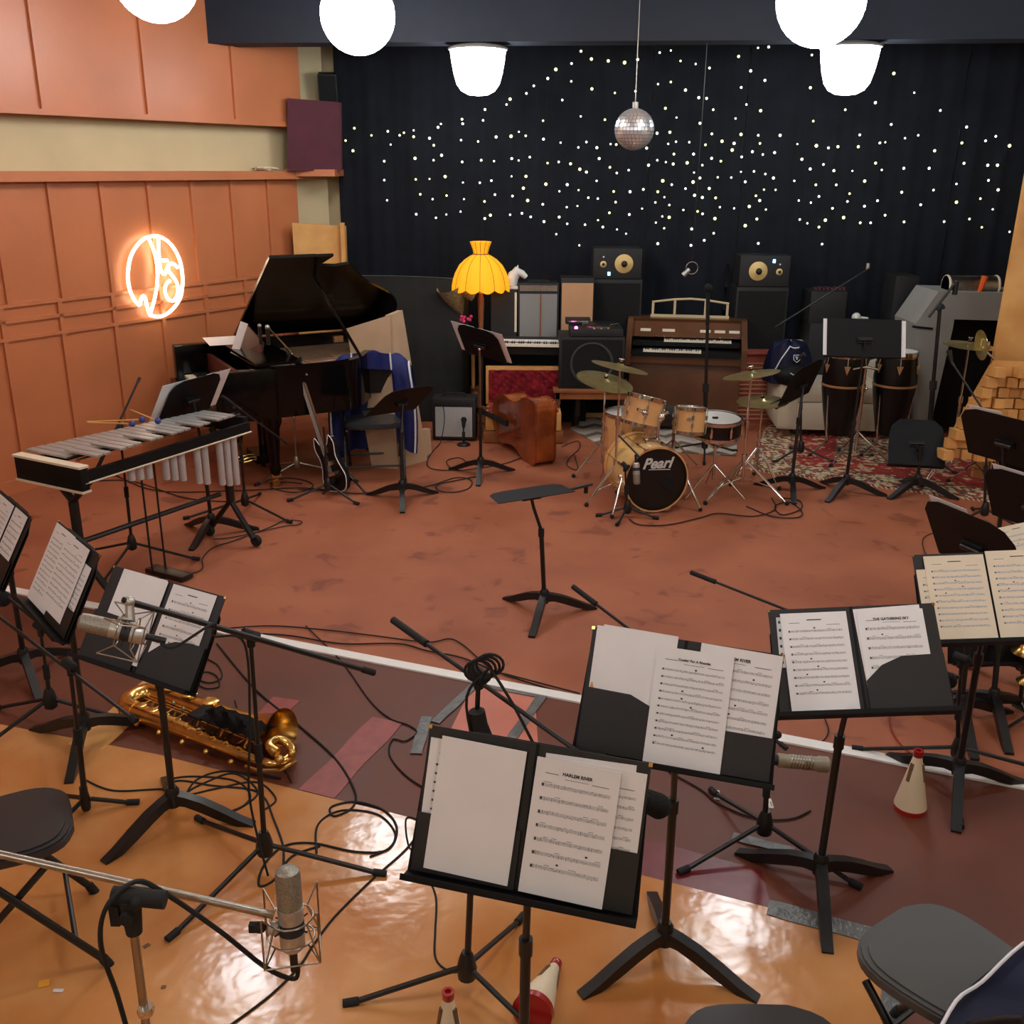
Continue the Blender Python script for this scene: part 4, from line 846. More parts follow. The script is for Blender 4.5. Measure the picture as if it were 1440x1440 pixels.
for x in (-.32, -.12, .16, .36): b.box((x, .52, zr_+.09+(.02 if abs(x) < .2 else 0)), (.022, .018, .20 if abs(x) < .2 else .17))
b.box((.02, .52, zr_+.012), (.72, .02, .035)); b.tube([(-.33, .52, zr_+.17), (-.12, .52, zr_+.205), (.02, .52, zr_+.215), (.16, .52, zr_+.205), (.37, .52, zr_+.17)], .013, 8); b.out('music_rack', t)
B(blk).box((.0, .03, .08), (w-.3, .12, .03)).out('pedal_rail', t)
b = B(tolex); b.box((0, 0, .06), (.12, .16, .12), bev=.02); solo(b, 'sustain_box', 'small black box in the dark opening below the walnut organ', 'box', G(975, 585)-V((0, -.0, 0)), world=False)
# tall mic stand by the organ
ft = G(990, 640); micstand(ft, U(995, 455, ft.y), label='tall thick black microphone stand in front of the organ right half', legs=(20, 140, 260), leglen=.32, r=.018)
c = U(996, 405, ft.y); b = B(foam); b.tube([U(995, 455, ft.y)-V((0,0,.01)), c], .016, 10).ball(c, .035, 12); solo(b, 'microphone', 'small black microphone on top of the tall stand before the organ', 'microphone', c)
# red brick fire surround behind drums
t = thing('brick_heater', 'low red brick block between the organ and the ivory couch', 'brick block', (U(1060, 560, 9.3).x, 9.3, 0)); zz = U(1060, 497, 9.3).z
B(brick).box((0, .15, zz/2), (.52, .3, zz)).out('body', t); b = B(tan2)
for k in range(14): b.box((0, -.003, .05+k*(zz-.1)/14), (.44, .008, .012))
b.out('fins', t); B(brick).box((0, .13, zz+.015), (.56, .36, .03)).out('top_slab', t)
# ================= STUDIO MONITORS ON TALL BLACK CABINETS =================
def monitor(x0, x1, y0, y1, Y, label, flip, grp='yellow coned studio monitors'):
    a = U(x0, (y0+y1)/2, Y); c = U(x1, (y0+y1)/2, Y); w = c.x-a.x; zb_ = U(x0, y1, Y).z; h = U(x0, y0, Y).z-zb_
    t = thing('studio_monitor', label, 'speaker', ((a.x+c.x)/2, Y, zb_), group=grp); B(tolex).box((0, .14, h/2), (w, .28, h), bev=.012).out('cabinet', t)
    s_ = -1 if flip else 1
    B(yel).lathe([(.005, .035), (.03, .03), (.085, .0), (.10, -.008), (.108, -.004)], T(s_*w*.13, 0, h/2) @ R(90, 'X'), 32, cap=False).out('woofer', t)
    B(tolex).ball((s_*w*.13, -.028, h/2), .030, 12).out('dust_cap', t)
    B(yel).lathe([(.012, .01), (.03, .0), (.036, -.004)], T(-s_*w*.29, 0, h*.48) @ R(90, 'X'), 24, cap=False).out('tweeter', t); B(tolex).ball((-s_*w*.29, -.012, h*.48), .014, 10).out('tweeter_dome', t)
    B(glow_b).box((-s_*w*.17, -.003, h*(.17 if not flip else .82)), (.022, .004, .03)).out('blue_light', t)
    B(plast).box((-s_*w*.29, -.003, h*(.72)), (.014, .004, .014)).out('small_badge', t)
    return t, a, c, zb_
m1 = monitor(834, 903, 349, 392, 9.48, 'yellow coned studio monitor at left on the tall black cabinet', False)
m2 = monitor(1040, 1111, 359, 403, 9.36, 'yellow coned studio monitor at right on the tall black cabinet', True)
for (mm, a, c, zb_), lab in ((m1, 'tall plain black cabinet under the left yellow coned monitor'), (m2, 'tall plain black cabinet under the right yellow coned monitor')):
    t = thing('speaker_cabinet', lab, 'cabinet', ((a.x+c.x)/2, mm.location.y-.0, 0), group='tall black cabinets'); B(tolex).box((0, .17, zb_/2), (.48, .32, zb_-.004), bev=.012).out('cabinet', t); B(foam).box((0, .006, zb_/2), (.44, .006, zb_-.08)).out('grille', t)
# hanging mic
c = U(966, 382, 8.6); t = thing('hanging_microphone', 'pale round microphone hanging in front of the curtain above the organ', 'microphone', c)
B(nickel).tube([(-.03, 0, -.03), (.02, 0, .02)], [.022, .018], 12).out('capsule', t); B(dchrome).tube([V((.04+.05*math.cos(a*math.pi/9), 0, .03+.05*math.sin(a*math.pi/9))) for a in range(19)], .004, 6, cap=False).out('ring_mount', t); B(blk).tube([(.04, 0, .08), (.05, .0, 3.5-c.z)], .003, 6).out('wire', t)
# ================= DRUMS =================
def hoop(b, r, z, M): return b.lathe([(r-.004, z-.012), (r+.006, z-.012), (r+.008, z+.012), (r-.004, z+.014)], M, 48, cap=False)
def drumshell(t, r, h, M, m, nl=6, pre='', topm=None, botm=None):
    B(m, M=M).lathe([(r, 0), (r, h)], n=48, cap=False).out(pre+'shell', t)
    B(topm or head, M=M).lathe([(r*.99, h-.002), (r*.99, h+.003)], n=48).out(pre+'batter_head', t); B(botm or head, M=M).lathe([(r*.99, -.003), (r*.99, .002)], n=48).out(pre+'resonant_head', t)
    for z in (0, h):
        b_ = B(chrome); hoop(b_, r, z, M); b_.out(pre+'hoop', t)
    for k in range(nl):
        a = 2*math.pi*(k+.5)/nl; x, y = math.cos(a), math.sin(a)
        B(chrome, M=M).tube([(x*(r+.014), y*(r+.014), .0), (x*(r+.014), y*(r+.014), h)], .0028, 6).tube([(x*(r+.012), y*(r+.012), h*.25), (x*(r+.012), y*(r+.012), h*.25+.03)], .010, 8).tube([(x*(r+.012), y*(r+.012), h*.75-.03), (x*(r+.012), y*(r+.012), h*.75)], .010, 8).out(pre+'tension_lug', t)
dz = .245; c0 = G(921, 722); BD = V((c0.x, c0.y, 0)); ang = 14        # front head faces the camera, slightly left
DM = Mx.Translation(BD) @ R(ang, 'Z')
t = thing('bass_drum_with_toms', 'maple bass drum with black lettered front head and two mounted toms', 'drum', M=DM)
SM = T(0, .02, dz) @ R(-90, 'X')                            # local z -> +y (away)
B(maple2, M=SM).lathe([(.225, 0), (.225, .40)], n=56, cap=False).out('shell', t)
for z in (0.0, .40): B(maple, M=SM).lathe([(.224, z-.02), (.236, z-.02), (.238, z+.018), (.224, z+.02)], n=56, cap=False).out('wooden_hoop', t)
B(bhead, M=SM).lathe([(.226, -.006), (.226, 0)], n=56).out('front_head', t); B(head, M=SM).lathe([(.22, .40), (.22, .406)], n=48).out('batter_head', t)
B(foam, M=SM).lathe([(.001, -.011), (.045, -.011), (.048, -.007)], T(.09, .03, 0), 32).out('port_patch', t)
text('Pearl', .105, T(.0, .02-.009, dz+.115) @ R(90, 'X') @ T(0, 0, 0), t, head, 'head_lettering', .35)
B(head).tube([(-.06, .011, dz+.075), (.10, .011, dz+.068)], .0025, 6).out('lettering_underline', t)
for k in range(8):
    a = 2*math.pi*(k+.5)/8; x, y = math.cos(a), math.sin(a)
    B(chrome, M=SM).tube([(x*.236, y*.236, -.01), (x*.236, y*.236, .41)], .003, 6).tube([(x*.238, y*.238, .10), (x*.238, y*.238, .16)], .009, 8).tube([(x*.24-.02*y, y*.24+.02*x, -.025), (x*.24+.02*y, y*.24-.02*x, -.025)], .004, 6).tube([(x*.238, y*.238, -.03), (x*.238, y*.238, .02)], .006, 8).out('claw_rod', t)
for s_ in (-1, 1):
    B(chrome).tube([(s_*.215, .10, dz+.02), (s_*.235, .06, dz+.01), (s_*.33, -.03, .012)], .010, 10).ball((s_*.235, .08, dz+.015), .022, 10).out('spur', t); B(rub).ball((s_*.33, -.03, .014), .016, 8).out('rubber_foot', t)
B(chrome).box((.02, .18, dz+.235), (.11, .07, .03), bev=.005).tube([(-.02, .18, dz+.24), (-.03, .18, dz+.44), (-.10, .17, dz+.47)], .012, 10).tube([(.06, .18, dz+.24), (.07, .18, dz+.40), (.13, .17, dz+.44)], .012, 10).ball((-.04, .18, dz+.44), .03, 10).ball((.08, .18, dz+.40), .03, 10).out('tom_holder', t)
def wpt(px, py, Y): return DM.inverted() @ U(px, py, Y)
tc = wpt(904, 579, 6.95); TMa = Mx.Translation(tc) @ R(-14, 'Z') @ R(13, 'Y') @ R(-9, 'X') @ T(0, 0, -.09); drumshell(t, .135, .19, TMa, maple, 6, 'left_tom_')
tc = wpt(970, 592, 6.95); TMb = Mx.Translation(tc) @ R(-14, 'Z') @ R(3, 'Y') @ R(-8, 'X') @ T(0, 0, -.08); drumshell(t, .110, .17, TMb, maple, 6, 'right_tom_')
for TMx, r in ((TMa, .135), (TMb, .110)):
    B(dchrome, M=TMx).lathe([(.001, 0), (.017, 0), (.018, .003)], T(-.25*r, -r*1.0, .10) @ R(90, 'X') @ Mx.Diagonal((1, .75, 1, 1)), 16).out('tom_badge', t)
# floor tom
ft_ = G(890, 690); fp = V((U(882, 680, 7.35).x, 7.35, 0)); t = thing('floor_tom', 'large maple floor tom standing behind the left side of the bass drum', 'drum', fp)
drumshell(t, .19, .36, T(0, 0, .20), maple, 8)
for k in range(3):
    a = math.radians(30+120*k); x, y = .205*math.cos(a), .205*math.sin(a); B(chrome).tube([(x, y, .5), (x, y, .06), (x*1.12, y*1.12, .012)], .007, 8).out('leg', t)
# snare
sp_ = V((U(1008, 600, 7.1).x, 7.1, 0)); zs = U(1008, 590, 7.1).z; t = thing('snare_drum', 'dark shelled snare drum with white head right of the toms', 'drum', sp_)
drumshell(t, .17, .12, T(0, 0, zs-.11) @ R(5, 'X'), condk, 8)
for k in range(3):
    a = math.radians(90+120*k); x, y = math.cos(a), math.sin(a); B(chrome).tube([(x*.14, y*.14, zs-.13), (0, 0, zs-.22), ], .008, 8).tube([(0, 0, .24), (x*.25, y*.25, .012)], .008, 8).out('stand_leg', t)
B(chrome).tube([(0, 0, .12), (0, 0, zs-.2)], .011, 10).out('stand_tube', t)
B(rub).box((-.02, -.02, zs+.02), (.04, .02, .008)).out('damping_pad', t)
def cymstand(foot, cz, r, label, tilt=(8, 0), boom=None, group='cymbals on stands', legs=(80, 200, 320), L=.28, double=True, hat=False, m=cymb):
    t = thing('cymbal_stand', label, 'cymbal', (foot.x, foot.y, 0), group=group)
    for a in legs:
        d = V((math.cos(math.radians(a)), math.sin(math.radians(a)), 0)); n = V((-d.y, d.x, 0))*.012; b = B(chrome)
        for q_ in (n, -n): b.tube([V((0, 0, .30))+q_*.5, d*L*.72+V((0, 0, .10))+q_, d*L+V((0, 0, .014))], .005, 6)
        b.tube([V((0, 0, .16)), d*L*.66+V((0, 0, .115))], .004, 6); b.out('leg', t); B(rub).ball(d*L+V((0, 0, .016)), .017, 8).out('rubber_foot', t)
    top = V((0, 0, cz)) if boom is None else V(boom)
    mid = V((0, 0, cz*.62)) if boom is None else V((0, 0, cz*.80))
    B(chrome).tube([(0, 0, .12), mid], .011, 10).tube([mid-V((0, 0, .03)), mid+V((0, 0, .02))], .018, 10).tube([(0, 0, .29), (0, 0, .33)], .02, 10).out('lower_tube', t)
    B(chrome).tube([mid, top], .0075, 8).tube([top-V((0, 0, .0)), top+V((0, 0, .05))], .004, 8).out('upper_tube', t)
    M_ = Mx.Translation(top+V((0, 0, .015))) @ R(tilt[1], 'Y') @ R(tilt[0], 'X')
    pr = [(.003, .022), (r*.10, .020), (r*.17, .008), (r*.5, .002), (r, -.008), (r, -.0095), (r*.5, -.0005), (r*.17, .005), (.003, .018)]
    B(m, M=M_).lathe(pr, n=48, cap=False).out('cymbal', t)
    if hat: B(m, M=M_).lathe([(a, -c-.02) for a, c in pr], n=48, cap=False).out('bottom_cymbal', t)
    B(foam, M=M_).tube([(0, 0, .02), (0, 0, .032)], .015, 10).out('felt', t); B(chrome, M=M_).tube([(0, 0, .03), (0, 0, .05)], .01, 8).tube([(-.018, 0, .05), (.018, 0, .05)], .005, 6).out('wing_nut', t)
    return t
f1 = G(864, 708); zc1 = U(868, 524, f1.y).z
cymstand(f1, U(868, 518, f1.y).z-.0, .20, 'bronze crash cymbal on chrome stand, upper left one of the drum kit', (-3, 12), L=.22)
f2 = G(846, 672); cymstand(f2, U(853, 538, f2.y).z, .22, 'bronze ride cymbal on chrome stand, lower left one of the drum kit', (8, 12), legs=(60, 180, 290), L=.22)
f3 = G(1042, 700); cymstand(f3, U(1044, 528, f3.y).z, .20, 'bronze crash cymbal on chrome stand at right side of the drum kit', (-5, -10), legs=(210, 330, 90), L=.34)
f4 = G(1062, 680); cymstand(f4, U(1062, 566, f4.y).z, .19, 'bronze hi-hat cymbals on chrome stand near the ivory couch', (2, -3), hat=True, legs=(80, 200, 310), L=.22)
f5 = G(1000, 690); 
t = thing('drum_throne', 'low round drum stool behind the kit between snare and floor tom', 'stool', (U(950, 640, 7.6).x, 7.75, 0)); B(seatm).lathe([(.13, .42), (.15, .44), (.15, .49), (.12, .5)], n=28).out('seat', t); B(chrome).tube([(0, 0, .1), (0, 0, .42)], .014, 8).out('post', t)
for k in range(3): B(chrome).tube([(0, 0, .25), (.24*math.cos(2.1*k+.4), .24*math.sin(2.1*k+.4), .014)], .008, 6).out('leg', t)
t = thing('drum_pedal', 'chrome bass drum pedal behind the maple bass drum', 'pedal', DM @ V((.02, .5, 0))); B(dchrome).box((0, .12, .02), (.09, .26, .02)).tube([(0, .0, .02), (0, 0, .26)], .008, 8).out('frame', t)
# cables of the drums, kick mic
ft = G(882, 727); J = U(879, 655, ft.y); micstand(ft, J, U(876, 612, ft.y+.08)-V((0.03, 0, 0)), U(897, 640, ft.y-.04), 'low black microphone stand before the lettered bass drum', (180, 345, 245), .22, thin=.007, grip=False, hub=.07)
shock_mic(U(895, 666, ft.y-.07), (.06, -.2, -1), .024, .15, 'nickel microphone hanging in front of the lettered bass drum head', cradle=False)
B_ = None
# ================= COUCH, JACKET, CONGAS =================
ca, cb_ = G(1075, 600), G(1250, 612); cx = (ca.x+cb_.x)/2; cyy = 8.72; cw = cb_.x-ca.x
t = thing('couch', 'ivory upholstered couch behind the two black congas', 'couch', (cx, cyy, 0), math.radians(-4))
B(couchm).box((0, .44, .20), (cw, .84, .26), bev=.05).out('base', t)
for k in (-1, 1): B(couchm).box((k*cw*.22, .38, .40), (cw*.44, .70, .16), bev=.055).out('seat_cushion', t)
B(couchm).box((0, .74, .50), (cw, .22, .54), bev=.08).out('backrest', t)
for k in (-1, 1): B(couchm).box((k*(cw/2-.08), .42, .36), (.20, .86, .56), bev=.085).out('arm', t)
for k in (-1, 1):
    for y in (.08, .78): B(dwood).box((k*(cw/2-.1), y, .035), (.05, .05, .07)).out('foot', t)
# navy bag/jacket heap on couch
c = U(1112, 560, 8.85); c.z = .50
def heap(u, w):
    a = 2*math.pi*u; z = w; r = (1-.35*z**2.2)*(1+.10*math.sin(3*a+1)+.05*math.sin(7*a+4*w)); 
    if z > .97: r *= .2
    return V((.21*r*math.cos(a), .16*r*math.sin(a), .36*z+.02*math.sin(5*a)*z))
t = thing('navy_jacket', 'navy blue jacket with small white crest and piping heaped on the couch arm', 'jacket', (U(1108, 540, 8.85).x, 8.92, .49)); B(navyc).grid(heap, 32, 12, .01).out('shell', t, sharp=80)
B(whitep).tube([heap(.62+.01*k, .2+.07*k)*1.05 for k in range(11)], .006, 6).out('piping', t)
B(whitep).tube([heap(.72+.012*k, .93-.01*k)*1.04 for k in range(8)], .005, 6).out('piping', t)
cc_ = heap(.78, .62)*1.07; B(whitep).tube([cc_+V(p) for p in ((-.03, -.008, .03), (.03, -.008, .03), (.028, -.01, -.01), (0, -.01, -.035), (-.028, -.01, -.01), (-.03, -.008, .03))], .0035, 6).box(cc_+V((0, -.008, .005)), (.012, .006, .03)).box(cc_+V((0, -.008, .012)), (.03, .006, .01)).out('crest', t)
b = B(blkm); b.ball((0, 0, .1), .14, 14, (1.2, .9, .75)); b.mat(whitep).tube([(-.05, -.13, .14), (.03, -.13, .10), (.06, -.12, .03)], .005, 6); solo(b, 'black_bag', 'small black bag with white strap edge below the navy jacket', 'bag', (U(1110, 585, 8.75).x-.0, 8.80, .47), world=False)
def conga(px, label, zb_=None, ztop=None, Y=8.3):
    b0 = U(px, 608, Y); t = thing('conga', label, 'drum', (b0.x, Y, 0), group='black congas'); zt_ = U(px, 494, Y).z; z0 = U(px, 610, Y).z; h = zt_-z0
    pr = [(.095, 0), (.108, .02), (.145, h*.30), (.172, h*.55), (.176, h*.70), (.160, h*.93), (.155, h)]
    B(condk).lathe(pr, T(0, 0, z0), 32).out('shell', t); B(head).lathe([(.150, h), (.150, h+.006)], T(0, 0, z0), 32).out('drum_skin', t)
    B(chrome).lathe([(.158, h-.045), (.163, h-.03), (.160, h+.004), (.150, h+.008)], T(0, 0, z0), 36, cap=False).out('rim', t)
    B(goldp).lathe([(.172, h*.60), (.1785, h*.60), (.1795, h*.625), (.172, h*.625)], T(0, 0, z0), 36, cap=False).out('gold_band', t)
    for k in range(6):
        a = 2*math.pi*(k+.3)/6; x, y = math.cos(a), math.sin(a); B(chrome, M=T(0, 0, z0)).tube([(x*.166, y*.166, h-.03), (x*.18, y*.18, h*.82)], .005, 6).out('tuning_rod', t); B(goldp, M=T(0, 0, z0)).hull8([(x*.17-.025*y, y*.17+.025*x, h*.86), (x*.17+.025*y, y*.17-.025*x, h*.86), (x*.172, y*.172, h*.76)], [(x*.178-.025*y, y*.178+.025*x, h*.86), (x*.178+.025*y, y*.178-.025*x, h*.86), (x*.178, y*.178, h*.76)]).out('lug_plate', t)
    for k in range(3):
        a = math.radians(90+120*k); x, y = math.cos(a), math.sin(a); B(chrome).tube([(x*.16, y*.16, z0+h*.5), (x*.13, y*.13, z0-.04), (x*.30, y*.30, .014)], .008, 8).out('stand_leg', t); B(rub).ball((x*.30, y*.30, .016), .018, 8).out('rubber_foot', t)
    return t, zt_
conga(1178, 'black conga with gold band, left one in front of the couch'); conga(1249, 'black conga with gold band, right one in front of the couch')
# rug
rp = [G(1068, 640), G(1096, 598), G(1440, 612), G(1460, 700), G(1340, 696), G(1140, 668)]
rp = [G(1040, 650), G(1085, 592), G(1500, 600), G(1520, 712), G(1290, 694)]
A0, A1, A2, A3 = G(1052, 660), G(1470, 716), G(1440, 600), G(1082, 590)
def rugq(f, z, m, name): 
    cc = (A0+A1+A2+A3)/4; q = [cc+(p-cc)*f for p in (A0, A1, A2, A3)]; b = B(m); b.hull8([V((p.x, p.y, z[0])) for p in q], [V((p.x, p.y, z[1])) for p in q]); return b
t = thing('persian_rug', 'red and cream patterned rug under the congas and couch', 'rug', A0); rugq(1, (0.001, .008), rugm, '').out('border', t, world=True); rugq(.72, (.008, .0095), rugred, '').out('red_field', t, world=True); rugq(.42, (.0095, .011), rugm, '').out('medallion', t, world=True)
b = B(paperc)
for k in range(60):
    p = A0.lerp(A1, (k+.5)/60); b.tube([(p.x, p.y, .006), (p.x+.0, p.y-.04, .003)], .004, 4)
solo(b, 'rug_fringe', 'cream fringe along the front edge of the patterned rug', 'fringe', A0)['kind'] = 'stuff'
# music stands in front of congas
def st(ftpx, cpx, X, Y, label, rot=30, dw=.50, dh=.33, flip=True, dY=0, **k):
    ft = G(*ftpx); D = frame(U(cpx[0], cpx[1], ft.y+dY), V(X)*(-1 if flip else 1), V(Y)); return ft, D, mstand(ft, D, label, rot, dw, dh, **k)
ft, D, _ = st((1188, 694), (1215, 475), (1, .03, -.03), (.03, .35, .94), 'black music stand with white page edges in front of the two congas', -132, .54, .27, shape='rect', dY=.05)
page('sheet_music', 'white page on the conga music stand, left edge showing', 'sheet music', D @ T(.19, .0, .003), .21, .26, seed=5); page('sheet_music', 'white page on the conga music stand, right edge showing', 'sheet music', D @ T(-.20, .0, .003), .21, .26, seed=6)
D2 = D @ T(0, 0, -.011); B(head, M=D2).box((0, -.03, 0), (.055, .012, .002)).out('small_badge', _, world=True)
ft = G(1112, 692); mstand(ft, pose((2.14, 7.36, .80), 229, 67, -7), 'black music stand with tilted desk left of the congas', -100, .48, .33)
ft = G(1288, 694); D = frame(U(1289, 622, ft.y+.1), V((-.98, .2, 0)), V((.12, .55, .8))); mstand(ft, D, 'black music stand with broad dark desk beside the clear bottle', 210, .40, .36, shape='round')
b = B(bottle_m); b.lathe([(.03, 0), (.035, .01), (.035, .08), (.031, .10), (.035, .12), (.034, .17), (.02, .20), (.018, .21)], n=20).mat(plast).lathe([(.022, .21), (.022, .235)], n=16); solo(b, 'water_bottle', 'clear plastic bottle standing on the patterned rug below the right conga', 'bottle', G(1258, 650), world=False)
# rear right clutter
t, w, h = boxthing('wedge_speaker', 'black wedge speaker on the couch back with red rack on top', 'speaker', 1139, 1190, 410, 455, 9.28, .3, tolex); B(blk).lathe([(.08, 0), (.12, -.01), (.125, 0)], T(0, 0, h*.5) @ R(90, 'X'), 28, cap=False).out('horn_ring', t)
b = B(marm)
for k in range(8): b.box((-.13+.037*k, 0, .02), (.022, .08, .035+.012*(k % 2)))
b.box((0, 0, .004), (.30, .09, .008)); solo(b, 'bottle_rack', 'dark red rack with spikes on top of the wedge speaker', 'rack', U(1165, 410, 9.45), world=False)
t, w, h = boxthing('tall_black_speaker', 'tall dark speaker standing behind the right conga', 'speaker', 1247, 1280, 388, 600, 9.2, .3, tolex, z0=0)
t, w, h = boxthing('speaker_plinth', 'black cabinet behind the couch carrying the wedge speaker', 'cabinet', 1132, 1243, 455, 600, 9.27, .3, tolex, z0=0)
c = U(1204, 446, 9.3); b = B(horse_m); b.ball(c, .042, 12).tube([c, c+V((.11, 0, -.01))], [.014, .01], 8); solo(b, 'maraca', 'cream maraca lying above the conga music stand', 'maraca', c)
ft = G(1120, 640); micstand(V((ft.x, 8.1, 0)), U(1128, 500, 8.1), U(1090, 460, 8.0), U(1220, 379, 8.35), 'black microphone stand with long boom rising towards the curtain', (90, 210, 330), .3, grip=False)
c = U(1220, 379, 8.36); b = B(nickel); b.tube([c, c+V((.0, 0, .05))], .014, 10); solo(b, 'microphone', 'tiny pale microphone at the top of the long rising boom', 'microphone', c)
# grey angular partition
PY = 8.6; t = thing('grey_partition', 'grey felt angular partition frame with dark opening at the right wall', 'partition', (U(1330, 560, PY).x, PY, 0))
def up(px, py, Y=PY): return t_inv @ U(px, py, Y)
t_inv = Mx.Translation(-V(t.location))
def poly(m, pts, th, name, Y=PY):
    b = B(m); a = [up(x, y, Y) for x, y in pts]; b.hull8(a, [p+V((0, th, 0)) for p in a]); return b.out(name, t)
poly(greyf, [(1288, 455), (1320, 410), (1440, 413), (1440, 452), (1342, 449), (1340, 462), (1308, 600), (1290, 600)], .5, 'felt_front'); poly(greyf, [(1440, 413), (1540, 416), (1540, 600), (1440, 600)], .5, 'felt_side')
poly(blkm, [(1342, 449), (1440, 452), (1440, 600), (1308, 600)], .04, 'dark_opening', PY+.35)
poly(blkm, [(1284, 458), (1312, 461), (1312, 464), (1284, 461)], .02, 'dark_strip', PY-.012)  # thin black strip set just proud of the felt front
bz = V(t.location); 
c = U(1365, 402, PY+.2); b = B(dchrome); b.lathe([(.085, -.22), (.088, -.21), (.088, .21), (.085, .22)], Mx.Translation(c+V((0, 0, .0))) @ R(90, 'Y'), 28).mat(paperc)
for s_ in (-1, 1): b.lathe([(.09, -.01), (.094, 0), (.09, .01)], Mx.Translation(c+V((s_*.21, 0, 0))) @ R(90, 'Y'), 28)
solo(b, 'snare_case', 'grey metal cylinder lying on top of the grey partition', 'drum', c)
b = B(orangem); b.tube([c+V((.07, -.09, .09)), c+V((.05, -.10, .0)), c+V((.03, -.10, -.05))], [.03, .022, .015], 8); solo(b, 'orange_strap', 'orange strap tied around the grey metal cylinder', 'strap', c)
ft = G(1306, 655); ft = V((U(1310, 600, 7.9).x, 7.9, 0)); micstand(ft, U(1322, 432, 7.9), U(1306, 446, 7.9), U(1343, 398, 7.95), 'thick black microphone stand before the grey partition', (60, 180, 300), .3, r=.02, grip=False, thin=.011)
c = U(1345, 396, 7.95); b = B(blk); b.tube([c, c+V((.0, 0, -.10))], .02, 10); solo(b, 'microphone', 'black microphone clipped high before the grey metal cylinder', 'microphone', c)
# cymbals at right
f6 = V((U(1345, 600, 7.5).x, 7.5, 0)); cymstand(f6, U(1343, 487, 7.5).z, .19, 'flat bronze cymbal on chrome stand before the grey partition', (2, 3), legs=(215, 335, 95), L=.34)
ct = U(1381, 488, 7.3); f7 = V((U(1400, 620, 7.3).x, 7.3, 0)); 
t = cymstand(f7, U(1425, 482, 7.3).z, .11, 'small bronze cymbal hanging upright at the far right', (0, 82), boom=(ct.x-f7.x, 0, ct.z), legs=(30, 150, 270))
# pine gobo at right and wooden diffuser
PP = 7.55; a0 = U(1405, 520, PP); a1 = U(1438, 330, PP)
ptb = [V((a0.x-.07, PP, 0)), V((a0.x+.9, PP-.1, 0)), V((a1.x+1.0, PP+.1, 2.3)), V((a1.x+.03, PP+.15, 2.3))]
slabthing('pine_gobo', 'tall pine sheet leaning upright at the right edge of the picture', 'board', ptb, .04, pine, (0, 1, 0))
t = thing('wooden_diffuser', 'wooden sound diffuser of many square blocks at the right edge', 'sound diffuser', (U(1400, 600, 7.4).x, 7.2, 0))
rd = random.Random(5); o0 = U(1340, 640, 7.15); o1 = U(1385, 478, 7.35); sh = (o1-o0); k2 = 0
DMx = frame(V((o0.x-.12, 7.15, .28)), V((1, -.12, 0)), V((.0, .10, 1))); cell = .076
B(pine, M=DMx).hull8([(.03, 0, -.08), (.95, 0, -.08), (1.1, .72, -.08), (.33, .72, -.08)], [(.03, 0, -.05), (.95, 0, -.05), (1.1, .72, -.05), (.33, .72, -.05)]).out('backboard', t, world=True)
for i in range(11):
    for j in range(9):
        d = rd.choice((.02, .05, .09, .13, .17)); B(pine, M=DMx).box((.05+cell*i+.036*j+rd.uniform(-.006, .006), .04+cell*j, d/2-.045), (cell*.93, cell*.9, d)).out('block', t, world=True)
zbm = o0.z-.06
B(blkm).box((.45, .12, .12), (.9, .16, .24)).out('plinth', t)

p = V((U(1212, 560, 8.0).x, 8.0, 0)); zc_ = U(1210, 516, 8.0).z; t = thing('conga_stand', 'tall chrome stand between the two black congas', 'drum stand', p)
B(chrome).tube([(0, 0, .10), (0, 0, .62)], .014, 10).out('lower_tube', t); B(chrome).tube([(0, 0, .62), (0, 0, zc_)], .010, 10).out('upper_tube', t); B(chrome).tube([(0, 0, .59), (0, 0, .65)], .021, 12).ball((.025, -.01, .62), .012, 8).out('height_clutch', t)
B(chrome).tube([(-.10, 0, zc_-.02), (0, 0, zc_), (.10, 0, zc_-.02)], .010, 8).out('crossbar', t)
for a in (95, 215, 330):
    d = V((math.cos(math.radians(a)), math.sin(math.radians(a)), 0)); B(chrome).tube([V((0, 0, .26)), d*.30+V((0, 0, .016))], .008, 8).out('leg', t); B(rub).ball(d*.30+V((0, 0, .02)), .02, 8).out('rubber_foot', t)
p = V((U(1398, 640, 6.5).x, 6.5, 0)); micstand(p, U(1390, 590, 6.5), U(1422, 636, 6.35), U(1340, 512, 6.75), 'black microphone stand with slanting boom before the wooden diffuser', (80, 200, 320), .3, thin=.007)
c = U(1338, 508, 6.76); b = B(blk); b.tube([c, c+V((-.02, .02, .07))], [.012, .018], 10); solo(b, 'microphone', 'small black microphone on the slanting boom before the wooden diffuser', 'microphone', c)
